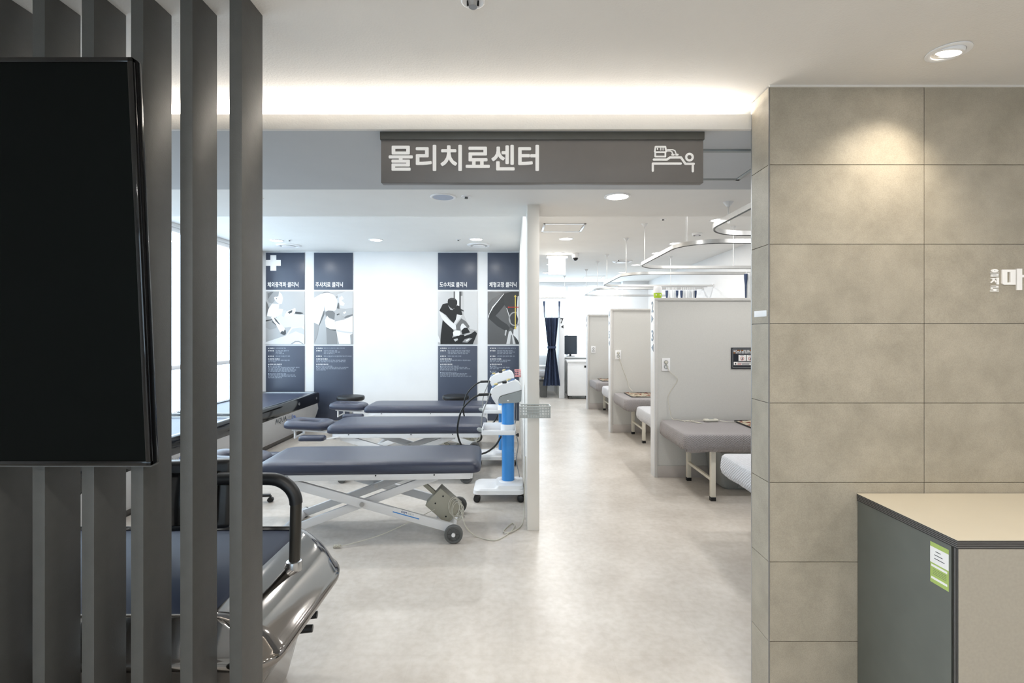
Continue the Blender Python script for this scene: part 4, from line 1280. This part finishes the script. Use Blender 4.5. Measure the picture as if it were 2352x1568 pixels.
poster(-3.05, -2.452, 'slate poster with knee injection photo beside the blank wall', '주사치료 클리닉', 0.42, art2,
       small_print(2, '◆ 주사치료의 중요한 점', (27, 16, 17, 13, 28, 35, 36), [-17, 36, 36, 12]), 1.0, (1025, 785, 1725, 1725), False, 170)
poster(-1.14, -0.537, 'slate poster with photo of a therapist bending over a patient', '도수치료 클리닉', 0.42, art3,
       small_print(3, '◆ 도수치료의 중요한 점', (21, 25, 25, 24, 16, 34, 11), [-19, 31, 35, 22, 0, -17, 31, 31, 36]), 1.0, (115, 770, 828, 1725), False, 192)
poster(-0.376, 0.105, 'slate poster with photo of a bare back and yellow arrow by the divider', '체형교정 클리닉', 0.42, art4,
       small_print(4, '◆ 체형교정의 중요한 점', (18, 18, 18, 18, 18, 24, 20), [-5, 22, 10, 0, -6, 20]), 1.0, (1010, 770, 1612, 1725), False, 96)

# ================================================================== PARTITIONS
def partition(y0, label, marks):
    y1 = y0 + 0.14
    t = thing('bay_partition', label, 'partition', (2.36, y0 + 0.07, 0), 'bed bay partitions')
    MB().box(1.445, XR - 0.013, y0 + 0.012, y1 - 0.012, 0.0, 1.78).build('panel', m_part, t)
    MB().box(1.435, XR - 0.002, y0, y1, 1.772, 1.80, 0.002).build('top_trim', m_parttrim, t)
    MB().box(1.435, 1.462, y0, y1, 0.0, 1.772, 0.002).build('edge_trim', m_parttrim, t)
    ec = MB().box(1.428, 1.4355, y0 + 0.002, y1 - 0.002, 0.0, 1.797, 0.001).build('end_cap', m_endcap, t)
    for y in (y0 + 0.007, y1 - 0.007):
        MB().box(1.462, XR - 0.013, y - 0.005, y + 0.005, 0.0, 0.115, 0.001).build('base_strip', m_basestrip, t)
    z = 1.66
    yc = y0 + 0.07
    for s, h in marks:
        z = h
        if s in '<>':
            p = [(-.035, 0), (-.035, .075), (.035, .0375)] if s == '>' else [(.035, 0), (.035, .075), (-.035, .0375)]
            MB().prism(p, 0, .002, CORR((1.428, yc, z))).build('arrow_mark', m_ink, ec, smooth=0)
        else:
            text('bay_number', s, m_ink, ec, CORR((1.428, yc + .035, z)), width=.07, height=.112, bold=.025, extrude=.001, res=3)
    return t
P1, P2, P3 = 5.02, 7.28, 9.50
partition(P1, 'nearest grey bed partition marked 2 and 3', (('2', 1.658), ('>', 1.555), ('3', 1.365), ('<', 1.26)))
partition(P2, 'middle grey bed partition marked 4 and 5', (('4', 1.658), ('>', 1.555), ('5', 1.365), ('<', 1.26)))
partition(P3, 'farthest grey bed partition in front of the window', (('6', 1.658), ('>', 1.555)))
t = thing('bay_partition', 'narrow grey partition end marked 7 beside the blue curtain', 'partition', (1.10, 11.7, 0), 'bed bay partitions')
MB().box(1.045, 1.155, 11.065, 12.38, 0, 1.80, 0.002).build('panel', m_part, t)
ec = MB().box(1.04, 1.16, 11.05, 11.066, 0, 1.805, 0.002).build('end_cap', m_endcap, t)
text('bay_number', '7', m_ink, ec, FRONT((1.068, 11.05, 1.655)), width=.066, height=.115, bold=.03, extrude=.001, res=3)
MB().prism([(.055, 0), (.055, .075), (-.002, .0375)], 0, .002, FRONT((1.08, 11.05, 1.545))).build('arrow_mark', m_ink, ec, smooth=0)

# ================================================================== TREATMENT BEDS
def treatment_bed(cover):
    t = thing('treatment_bed', '', 'bed', (0, 0, 0), 'quilted treatment beds')
    # x from 0 (foot) to 1.8, y -.375..+.375
    rng = random.Random(5)
    R_ = []
    N_ = None
    for z, e, r, rip in ((.425, .050, .05, .012), (.436, .03, .05, .012), (.455, .008, .05, .007), (.49, -.002, .05, .003), (.54, 0, .05, .001), (.568, .004, .05, 0), (.581, .014, .05, 0), (.586, .034, .05, 0)):
        ring = rr(e, 1.8 - e, -.375 + e, .375 - e, r, z, 6, 22)
        if N_ is None:
            N_ = [rng.uniform(-1, 1) for _ in ring]
        c = Vector((.9, 0, z))
        out = []
        for k, p in enumerate(ring):
            d = (p - c); d.z = 0; d.normalize()
            out.append(p + d * N_[k] * rip + Vector((0, 0, N_[(k * 7) % len(ring)] * rip * 0.9)))
        R_.append(out)
    MB().loft(R_).build('mattress', cover, t, 60)
    MB().box(.10, 1.70, -.315, .315, .425, .46, .004).build('bed_frame', m_bedleg, t)
    for x in (.27, 1.58):
        for y in (-.295, .295):
            lg = MB().box(x - .02, x + .02, y - .02, y + .02, .03, .43, .003).build('leg', m_bedleg, t)
            MB().box(x - .022, x + .022, y - .022, y + .022, 0, .034, .003).build('foot_cap', m_black, lg)
        MB().box(x - .012, x + .012, -.28, .28, .165, .19, .002).build('cross_bar', m_bedleg, t)
    return t
bg_ = treatment_bed(m_quilt)
place(bg_, (1.465, 4.625, 0), 'grey quilted treatment bed against the nearest partition', first=True)
place(bg_, (1.465, 6.885, 0), 'grey quilted treatment bed against the middle partition')
place(bg_, (1.465, 9.105, 0), 'grey quilted treatment bed against the farthest partition')
bl_ = treatment_bed(m_quiltlight)
place(bl_, (1.49, 3.235, 0), 'pale quilted treatment bed half hidden by the tiled column', first=True)
place(bl_, (1.465, 5.555, 0), 'pale quilted treatment bed just behind the nearest partition')
place(bl_, (1.465, 7.815, 0), 'pale quilted treatment bed just behind the middle partition')
place(bl_, (-0.85, 11.85, 0), 'pale quilted bed glimpsed behind the blue curtain')

def floral_pad(loc, label, w=0.62, d=0.46):
    t = thing('heating_pad', label, 'heating pad', loc, 'floral heating pads')
    x, y, z = loc
    rng = random.Random(int(y * 100))
    n = 8
    mb = MB()
    top = [[None] * (n + 1) for _ in range(n + 1)]
    for i in range(n + 1):
        for j in range(n + 1):
            top[i][j] = mb.bm.verts.new((x + w * i / n, y - d / 2 + d * j / n, z + .010 + .008 * math.sin(i * 1.3 + y) * math.sin(j * 1.1) ** 2))
    for i in range(n):
        for j in range(n):
            mb.bm.faces.new((top[i][j], top[i + 1][j], top[i + 1][j + 1], top[i][j + 1]))
    bmesh.ops.solidify(mb.bm, geom=list(mb.bm.faces), thickness=.006)
    mb.build('cloth', m_floral, t, 60)
    MB().tube(rr(x - .002, x + w + .002, y - d / 2 - .002, y + d / 2 + .002, .02, z + .009, 4) + [rr(x - .002, x + w + .002, y - d / 2 - .002, y + d / 2 + .002, .02, z + .009, 4)[0]], .006, 6).build('piping', m_black, t)
    return t
ZM = 0.586
hp1 = floral_pad((2.16, 4.64, ZM), 'red floral heating pad on the nearest grey bed')
hp2 = floral_pad((1.60, 6.92, ZM), 'red floral heating pad on the bed by the middle partition')
hp3 = floral_pad((1.60, 9.12, ZM), 'red floral heating pad on the bed by the farthest partition')

def outlet(y, label, plugged):
    t = thing('wall_outlet', label, 'outlet', (1.545, y + .012, 1.065), 'double wall outlets')
    f = FRONT((1.545, y + .012, 1.128))
    MB().box(1.503, 1.587, y + .002, y + .012, 1.065, 1.195, .002).build('plate', m_wplastic, t)
    for k, z in enumerate((1.155, 1.108)):
        MB().lathe([(.014, 0), (.021, 0), (.021, .004), (.018, .005), (.014, .003)], (1.545, y + .003, z), (0, -1, 0), 24).build('socket_ring', m_greyplastic, t)
        if plugged and k == 0:
            MB().lathe([(0, 0), (.017, 0), (.016, .012), (.012, .02), (0, .022)], (1.545, y + .003, z), (0, -1, 0), 20).build('plug', m_cord, t)
        else:
            for dx in (-.006, .006):
                MB().cyl((1.545 + dx, y + .0022, z), (1.545 + dx, y + .0008, z), .0025, seg=8).build('pin_hole', m_black, t)
outlet(P1, 'white double outlet on the nearest partition', True)
outlet(P2, 'white double outlet on the middle partition', True)
outlet(P3, 'white double outlet on the farthest partition', False)

pc_ = MB().obox((1.93, 4.86, ZM + .016), (.14, .05, .026), (0, 0, math.radians(4)), .011, 3).build('controller', m_cord, hp1)
MB().obox((1.93, 4.853, ZM + .030), (.05, .02, .004), (0, 0, math.radians(4)), .0015, 1).build('switch', m_greyplastic, pc_)
MB().tube(spline([(1.545, P1 - .005, 1.15), (1.58, P1 - .006, 1.06), (1.66, P1 + .003, .985), (1.60, P1 + .002, .88), (1.565, P1 - .0, .80), (1.58, P1 - .01, .68), (1.595, P1 - .03, ZM + .012), (1.63, 4.93, ZM + .006), (1.76, 4.80, ZM + .006), (1.80, 4.74, ZM + .006), (1.74, 4.90, ZM + .006), (1.66, 4.84, ZM + .006), (1.76, 4.90, ZM + .006), (1.865, 4.862, ZM + .014)], 8), .0032, 6).build('cord', m_cord, hp1)
MB().tube(spline([(2.0, 4.865, ZM + .014), (2.08, 4.83, ZM + .006), (2.15, 4.82, ZM + .006), (2.20, 4.80, ZM + .012)], 8), .0032, 6).build('cord', m_cord, hp1)
MB().tube(spline([(1.545, P2 - .012, 1.15), (1.56, P2 - .004, 1.08), (1.60, P2 + .002, .96), (1.66, P2 + .002, .80), (1.70, P2 - .02, .66), (1.72, 7.13, ZM + .03)], 8), .004, 6).build('cord', m_cord, hp2)
MB().tube(spline([(1.62, 9.2, ZM + .008), (1.54, 9.27, ZM + .006), (1.49, 9.30, ZM + .006), (1.455, 9.33, .58), (1.448, 9.34, .56)], 8), .004, 6).build('cord', m_cord, hp3)

# notice on the nearest partition
nb = thing('notice_board', 'black framed notice with icons on the nearest partition', 'notice', (2.42, P1 + .012, 1.09), None)
yn = P1 + .002
MB().box(2.20, 2.64, yn, P1 + .012, 1.088, 1.302, .0015).build('board', m_ink, nb)
f = FRONT((0, yn, 0))
n1 = MB()
stroke(n1, [(2.214, 1.102), (2.626, 1.102), (2.626, 1.288), (2.214, 1.288), (2.214, 1.102)], .004, f, 0, False, .0006)
n1.build('border', m_greyplastic, nb, smooth=0)
n2 = MB()
orange = mat('orange_ink', (206, 132, 62), 0.5)
rng = random.Random(3)
for r_, z in enumerate((1.274, 1.262, 1.248)):
    u = 2.222
    while u < 2.60:
        w = rng.uniform(.008, .03)
        n2.mi = 1 if (r_ in (0, 2) and rng.random() < .45) else 0
        n2.prism([(u, z - .0035), (u + w, z - .0035), (u + w, z + .0035), (u, z + .0035)], 0, .0006, f)
        u += w + .005
n2.build('notice_lines', [m_whiteink, orange], nb, smooth=0)
n3 = MB()
for u0, u1, z0, z1 in ((2.272, 2.345, 1.168, 1.228), (2.353, 2.426, 1.168, 1.228), (2.434, 2.507, 1.168, 1.228), (2.515, 2.588, 1.168, 1.228), (2.224, 2.61, 1.126, 1.158)):
    n3.prism([(u0, z0), (u1, z0), (u1, z1), (u0, z1)], 0, .0006, f)
n3.build('icon_panel', m_whiteink, nb, smooth=0)
n4 = MB()
f2 = FRONT((0, yn - .0006, 0))
for k, u in enumerate((2.308, 2.389, 2.470, 2.551)):
    n4.mi = 0
    stroke(n4, [(u + .017 * math.cos(a * math.pi / 8), 1.192 + .017 * math.sin(a * math.pi / 8)) for a in range(17)], .004, f2, 0, False, .0006)
    n4.mi = 1
    n4.prism([(u - .006, 1.180), (u + .006, 1.180), (u + .004, 1.196), (u, 1.205), (u - .004, 1.196)], 0, .0005, f2)
    n4.prism([(u - .02, 1.219), (u + .02, 1.219), (u + .02, 1.223), (u - .02, 1.223)], 0, .0005, f2)
for z, a, b, mi in ((1.148, 2.262, 2.60, 1), (1.136, 2.262, 2.30, 0), (1.136, 2.305, 2.38, 1)):
    n4.mi = mi
    n4.prism([(a, z - .003), (b, z - .003), (b, z + .003), (a, z + .003)], 0, .0005, f2)
n4.mi = 1
n4.prism([(2.236, 1.132), (2.248, 1.132), (2.248, 1.146), (2.236, 1.15)], 0, .0005, f2)
n4.build('icons', [mat('red_ink', (190, 50, 44), .5), m_ink], nb, smooth=0)

# air freshener on top of the nearest partition
af = thing('air_freshener', 'white and lime green bottle on top of the nearest partition', 'bottle', (1.475, P1 + .05, 1.80))
MB().lathe([(0, 0), (.034, 0), (.038, .006), (.0405, .03), (.041, .055), (.041, .056), (0, .056)], (1.475, P1 + .05, 1.80), seg=30).build('bottle', m_lime, af)
MB().lathe([(.042, .052), (.042, .085), (.040, .108), (.034, .119), (0, .122)], (1.475, P1 + .05, 1.80), seg=30).build('cap', m_wplastic, af)
for a in (-2.2, -1.2):
    MB().obox((1.475 + .0408 * math.cos(a), P1 + .05 + .0408 * math.sin(a), 1.832), (.012, .012, .002), (math.radians(90), math.radians(45), a + math.pi / 2), 0).build('diamond', m_wplastic, af)

# storage tub under the bed
tb = thing('storage_tub', 'grey plastic tub under the nearest grey bed', 'tub', (2.3, 4.8, 0))
R_ = [rr(1.97, 2.58, 4.64, 4.97, .05, 0.0, 6), rr(1.95, 2.60, 4.625, 4.975, .05, .02, 6), rr(1.90, 2.655, 4.595, 4.985, .05, .33, 6), rr(1.885, 2.67, 4.585, 4.99, .05, .335, 6), rr(1.885, 2.67, 4.585, 4.99, .05, .35, 6), rr(1.905, 2.65, 4.605, 4.975, .05, .35, 6), rr(1.965, 2.59, 4.645, 4.96, .05, .025, 6)]
MB().loft(R_).build('shell', m_greyplastic, tb)
pan = MB()
pan.prism([(2.08, .02), (2.52, .02), (2.50, .13), (2.47, .15), (2.13, .15), (2.10, .13)], -.004, .012, lambda u, v, tt: Vector((u, 4.624 - tt - v * .09, v)))
pan.build('end_panel', m_greyplastic, tb)

# ================================================================== CURTAIN TRACKS
HT = 2.22
def track(y0, y1, rods, label, x0=1.45, R_=0.34):
    t = thing('curtain_track', label, 'curtain track', (2.3, (y0 + y1) / 2, HT), 'ceiling curtain tracks')
    p = [Vector((XR - .004, y0, HT))]
    for k in range(13):
        a = math.radians(90 * k / 12)
        p.append(Vector((x0 + R_ - R_ * math.sin(a), y0 + R_ - R_ * math.cos(a), HT)))
    for k in range(13):
        a = math.radians(90 * k / 12)
        p.append(Vector((x0 + R_ - R_ * math.cos(a), y1 - R_ + R_ * math.sin(a), HT)))
    p.append(Vector((XR - .004, y1, HT)))
    q2 = []
    for a, b in zip(p, p[1:]):
        if (b - a).length > .2:
            n = int((b - a).length / .1)
            q2 += [a + (b - a) * k / n for k in range(n)]
        else:
            q2.append(a)
    q2.append(p[-1])
    MB().ribbon(q2, .020, .034).build('rail', m_alu, t)
    MB().ribbon([v - Vector((0, 0, .019)) for v in q2[1:-1]], .006, .005).build('glide_slot', m_rubber, t)
    for y in (y0, y1):
        MB().box(XR - .012, XR - .0005, y - .02, y + .02, HT - .03, HT + .03, .003).build('wall_clip', m_wplastic, t)
    for x, y, zc in rods:
        rd = MB().cyl((x, y, HT + .015), (x, y, zc - .02), .0055, seg=12).build('hanger_rod', m_alu, t)
        MB().lathe([(.012, -.034), (.026, -.014), (.036, -.002), (.036, 0.0), (0, 0)], (x, y, zc), seg=24).build('canopy', m_canopy, rd)
track(2.45, 3.87, [(1.556, 3.60, Z2), (2.6, 3.87, Z2)], 'nearest curtain track, cut off by the tiled column')
track(4.20, 5.88, [(1.50, 4.30, Z3), (1.52, 5.74, Z3), (2.6, 5.88, Z3)], 'curtain track looping over the nearest partition')
track(6.46, 8.20, [(1.51, 6.62, Z3), (1.52, 8.02, Z3), (2.6, 8.20, Z3)], 'curtain track looping over the middle partition')
track(8.66, 10.30, [(1.50, 8.78, Z3), (1.47, 9.9, Z3)], 'farthest curtain track in front of the window glare')
t = thing('curtain_track', 'short straight curtain track above the blue curtain', 'curtain track', (.5, 11.0, 2.22), 'ceiling curtain tracks')
MB().box(-.6, 1.18, 10.99, 11.01, 2.203, 2.237, .002).build('rail', m_alu, t)
for x in (-.5, 1.155):
    rd = MB().cyl((x, 11.0, 2.235), (x, 11.0, Z3 - .02), .0055, seg=12).build('hanger_rod', m_alu, t)
    MB().lathe([(.012, -.034), (.026, -.014), (.036, -.002), (.036, 0), (0, 0)], (x, 11.0, Z3), seg=24).build('canopy', m_canopy, rd)

# ================================================================== CURTAINS
def curtain(x0, x1, y, label, tied=None, split=1.78, z0=0.29, z1=2.15, folds=7):
    xc = (x0 + x1) / 2
    t = thing('curtain', label, 'curtain', (xc, y, z0), 'navy curtains with white net tops')
    hwid = (x1 - x0) / 2
    def wid(z):
        if tied is None:
            return hwid
        if z > split:
            return hwid * (1.0 - .05 * (z1 - z) / (z1 - split))
        if z > tied:
            k = (z - tied) / (split - tied)
            return hwid * (.52 + .43 * (k ** .8))
        k = (tied - z) / (tied - z0)
        return hwid * (.52 + .62 * k ** 1.0)
    def sheet(za, zb, m, name, nz):
        mb = MB()
        nu = folds * 8
        vs = []
        for j in range(nz + 1):
            z = za + (zb - za) * j / nz
            w = wid(z)
            row = []
            for i in range(nu + 1):
                u = -1 + 2 * i / nu
                ph = folds * math.pi * (u + 1)
                row.append(mb.bm.verts.new((xc + u * w + .010 * math.sin(ph * .5 + z), y + .035 * math.sin(ph) * (1 if tied is None else .5 + .5 * w / hwid) + .01 * math.sin(3.1 * u + 2 * z), z)))
            vs.append(row)
        for j in range(nz):
            for i in range(nu):
                mb.bm.faces.new((vs[j][i], vs[j][i + 1], vs[j + 1][i + 1], vs[j + 1][i]))
        return mb.build(name, m, t, 80)
    sheet(z0, split, m_curtain, 'drape', 26)
    sheet(split, z1, m_net, 'net_top', 6)
    for s in (-1, 1):
        MB().tube([Vector((xc + s * wid(z), y - .012, z)) for z in (z1 - .01, z1 - .07, z1 - .14, split)], [.022, .02, .012, .008], 8).build('edge_band', m_curtain, t)
    hd = MB()
    for k in range(8):
        x = xc - hwid * .95 + hwid * 1.9 * k / 7
        hd.cyl((x, y, z1 - .01), (x, y, 2.197), .003, seg=6)
    hd.build('hook', m_wplastic, t)
    if tied is not None:
        MB().loft([rr(xc - hwid * .56, xc + hwid * .56, y - .05, y + .05, .045, tied - .025, 6), rr(xc - hwid * .56, xc + hwid * .56, y - .052, y + .052, .045, tied + .025, 6)]).build('tie_band', m_curtain, t)
    return t
curtain(.70, 1.04, 10.99, 'navy curtain tied at the waist beside bay seven', 1.13, folds=5)
curtain(2.53, 2.70, 8.20, 'bunched curtain top left of two behind the middle partition', folds=4, z0=0.62)
curtain(2.77, 3.0, 8.20, 'bunched curtain top right of two behind the middle partition', folds=5, z0=0.62)
curtain(2.74, 3.1, 5.88, 'bunched white net curtain top beside the tiled column', folds=6, z0=0.62)

# ================================================================== FAR END
fc = thing('white_cabinet', 'white wheeled cabinet with black handle at the corridor end', 'cabinet', (1.47, 11.15, 0))
MB().box(1.22, 1.74, 10.92, 11.4, .075, .80, .006).build('body', m_wplastic, fc)
MB().box(1.20, 1.76, 10.90, 11.42, .80, .845, .008).build('lid', m_wplastic, fc)
MB().box(1.575, 1.685, 10.912, 10.925, .69, .735, .003).build('handle', m_black, fc)
for x in (1.28, 1.68):
    for y in (10.98, 11.34):
        MB().lathe([(0, -.014), (.034, -.014), (.036, 0), (.034, .014), (0, .014)], (x, y, .036), (0, 1, 0), 18).cyl((x, y, .036), (x, y, .08), .01, seg=10).build('caster', m_rubber, fc)
MB().box(1.30, 1.66, 10.98, 11.34, .06, .076, .002).build('underframe', m_black, fc)
dk = thing('desk', 'grey edged desk under the far window', 'desk', (1.75, 11.9, 0))
MB().box(1.18, 2.4, 11.55, 12.3, .865, .90, .004).build('desk_top', m_wplastic, dk)
MB().box(1.18, 2.4, 11.56, 11.58, .78, .865, .002).build('apron', m_greyplastic, dk)
for x in (1.21, 2.36):
    for y in (11.6, 12.25):
        MB().box(x - .02, x + .02, y - .02, y + .02, 0, .866, .002).build('leg', m_greyplastic, dk)
mo = thing('monitor', 'dark monitor standing on the desk at the far window', 'monitor', (1.37, 11.72, .90))
MB().box(1.215, 1.515, 11.70, 11.735, .945, 1.385, .006).build('housing', mat('dark_slate', (44, 54, 66), .5, var=.04), mo)
MB().box(1.516, 1.535, 11.705, 11.73, .95, 1.38, .004).build('side_trim', m_wplastic, mo)
MB().box(1.34, 1.39, 11.71, 11.73, .905, .96, .003).build('stand_neck', m_black, mo)
MB().box(1.27, 1.46, 11.64, 11.80, .90, .91, .003).build('stand_foot', m_black, mo)
bn = thing('waste_bin', 'dark grey bin under the bed behind the blue curtain', 'bin', (.72, 11.310, 0))
MB().loft([rr(.64, .78, 11.230, 11.390, .03, 0, 5), rr(.615, .805, 11.205, 11.415, .03, .36, 5), rr(.61, .81, 11.200, 11.420, .03, .365, 5), rr(.61, .81, 11.200, 11.420, .03, .375, 5), rr(.625, .795, 11.215, 11.405, .03, .375, 5), rr(.65, .77, 11.240, 11.380, .03, .02, 5)]).build('shell', m_rubber, bn)
MB().loft([rr(.606, .814, 11.196, 11.424, .03, .374, 5), rr(.606, .814, 11.196, 11.424, .03, .39, 5)]).build('lid', m_black, bn)
tl_ = thing('folded_towels', 'stack of folded white towels on the bed behind the curtain', 'towels', (.68, 11.75, ZM))
for k in range(3):
    MB().loft([rr(.52 + .004 * k, .84 - .006 * k, 11.62, 11.88, .03, ZM + .002 + .034 * k, 5), rr(.515 + .004 * k, .845 - .006 * k, 11.615, 11.885, .03, ZM + .018 + .034 * k, 5), rr(.52 + .004 * k, .84 - .006 * k, 11.62, 11.88, .03, ZM + .034 + .034 * k, 5)]).build('towel', m_net if k == 1 else m_wplastic, tl_)

# ================================================================== CEILING FIXTURES
dl = [(-.48, 6.69, 'round downlight above the rightmost posters'), (-1.83, 6.74, 'round downlight above the blank white wall'), (-3.19, 6.78, 'round downlight above the leftmost poster'),
      (2.29, 5.55, 'round downlight over the nearest bed beside a curtain rod'), (2.29, 7.0, 'round downlight over the bed at the middle partition'), (2.28, 7.85, 'round downlight above the middle curtain track'),
      (2.28, 9.2, 'round downlight over the farthest partition'), (2.29, 10.35, 'round downlight beyond the farthest partition'), (2.27, 11.8, 'round downlight by the window on the bed side'),
      (.72, 6.65, 'round corridor downlight just beyond the access panel'), (.73, 7.86, 'round corridor downlight above the lit hanging sign'), (.72, 9.15, 'round corridor downlight half hidden by the lit sign'), (.72, 10.4, 'round corridor downlight beyond the lit sign'), (.70, 11.8, 'round corridor downlight next to the far window'),
      (2.29, 4.2, 'added unseen downlight over the nearest grey bed behind the ceiling beam'), (.72, 5.12, 'added unseen corridor downlight behind the ceiling beam'),  # this row and the one below: unseen lamps added to brighten the room
      (-1.83, 4.9, 'added unseen downlight over the middle massage table'), (-.48, 4.9, 'added unseen downlight over the rear therapy machine'), (-3.19, 4.9, 'added unseen downlight over the hydro bed near the slats')]
for x, y, lab in dl:
    downlight((x, y, Z3), .096, lab, 'therapy room downlights', DOWN_W)
downlight((2.29, 3.45, Z2), .085, 'added unseen downlight over the pale bed behind the tiled column', 'therapy room downlights', DOWN_W)  # this and the next two are hidden lamps added for extra light
downlight((-1.83, 3.45, Z2), .085, 'added downlight in the lower ceiling, unseen behind the slats', 'therapy room downlights', DOWN_W)
downlight((-3.19, 3.45, Z2), .085, 'added unseen downlight in the lower ceiling near the left window', 'therapy room downlights', DOWN_W)
downlight((.727, 3.45, Z2), .09, 'nearest round downlight right of the dividing wall', 'therapy room downlights', DOWN_W)

def disc(name, loc, prof, m, label, cat, inner=None, group=None):
    t = thing(name, label, cat, loc, group)
    MB().lathe(prof, loc, seg=36).build('rim', m, t)
    if inner:
        MB().lathe(inner[0], loc, seg=36).build(inner[1], inner[2], t)
disc('ceiling_speaker', (-.476, 3.46, Z2), [(.072, 0), (.088, 0), (.088, -.004), (.080, -.008), (.072, -.006)], m_wplastic, 'round grey ceiling speaker beside the small sprinkler', 'speaker', ([(0, -.001), (.074, -.001), (.074, -.005), (0, -.006)], 'grille', mat('speaker_grille', (178, 186, 202), .6, var=.05, scale=300)))
def sprink(loc, label):
    t = thing('sprinkler', label, 'sprinkler', loc, 'small ceiling sprinklers')
    MB().lathe([(.012, 0), (.034, 0), (.032, -.004), (.014, -.006)], loc, seg=24).build('escutcheon', m_wplastic, t)
    MB().lathe([(0, 0), (.011, 0), (.010, -.012), (.013, -.016), (0, -.018)], loc, seg=16).build('nozzle', m_rubber, t)
sprink((-.315, 3.45, Z2), 'small sprinkler right of the ceiling speaker')
sprink((-1.77, 3.50, Z2), 'small sprinkler beside the slat edge')
sprink((-3.0, 6.75, Z3), 'small sprinkler above the left posters')
sprink((-.72, 6.72, Z3), 'small sprinkler above the right posters')
sprink((1.66, 5.50, Z3), 'small sprinkler over the nearest bed bay')
sprink((1.83, 8.6, Z3), 'small sprinkler over the far bed bays')
def vent(loc, label):
    disc('ring_vent', loc, [(.12, 0), (.17, 0), (.17, -.006), (.15, -.018), (.125, -.016), (.12, -.008)], m_wplastic, label, 'vent', ([(0, -.012), (.085, -.012), (.095, -.018), (.09, -.024), (0, -.026)], 'disc', m_wplastic), 'round ceiling vents')
vent((-.47, 7.12, Z3), 'round ring vent above the rightmost posters')
vent((-3.19, 7.16, Z3), 'round ring vent above the leftmost poster')
vent((1.93, 8.75, Z3), 'round ring vent behind the middle curtain track')
disc('smoke_detector', (2.32, 6.28, Z3), [(0, 0), (.06, 0), (.06, -.012), (.048, -.03), (.03, -.034), (0, -.034)], m_wplastic, 'round white smoke detector over the bed bays', 'smoke detector', ([(.032, -.026), (.046, -.026), (.044, -.033), (.03, -.0345)], 'vent_slots', m_black))

def hatch(x0, x1, y0, y1, z, label, m, mf):
    t = thing('access_panel', label, 'access panel', ((x0 + x1) / 2, (y0 + y1) / 2, z), 'ceiling access panels')
    w = .024
    f = MB()
    for a in ((x0, x1, y0, y0 + w), (x0, x1, y1 - w, y1), (x0, x0 + w, y0, y1), (x1 - w, x1, y0, y1)):
        f.box(*a, z - .008, z, .0015)
    f.build('frame', mf, t)
    MB().box(x0 + w + .004, x1 - w - .004, y0 + w + .004, y1 - w - .004, z - .005, z).build('door', m, t)
hatch(.77, 1.22, 2.25, 2.69, Z1, 'grey access panel in the soffit right of the hanging sign', m_soffit, m_greyplastic)
hatch(.36, .85, 5.72, 6.18, Z3, 'square access panel with bright trim in the corridor ceiling', m_ceil, m_alu)
hatch(1.62, 2.05, 11.0, 11.6, Z3, 'distant access panel near the far window', m_ceil, m_alu)

cc = thing('dome_camera', 'white dome camera with black lens beside the lit sign', 'camera', (1.0, 7.9, Z3))
MB().lathe([(0, 0), (.056, 0), (.058, -.02), (.054, -.05), (.046, -.07), (0, -.07)], (1.0, 7.9, Z3), seg=32).build('housing', m_wplastic, cc)
MB().lathe([(.044, -.064), (.043, -.08), (.034, -.1), (.018, -.112), (0, -.115)], (1.0, 7.9, Z3), seg=28).build('dome', m_gloss, cc)
ex = thing('lit_sign', 'glowing white square sign hanging over the corridor', 'sign', (.715, 8.1, 2.38))
MB().box(.555, .90, 8.06, 8.14, 2.655, Z3, .004).build('mount', m_wplastic, ex)
MB().box(.585, .865, 8.075, 8.125, 2.385, 2.655, .006).build('housing', m_wplastic, ex)
MB().box(.590, .860, 8.068, 8.0755, 2.390, 2.652, .002).build('lit_face', m_exit, ex)

set_type()
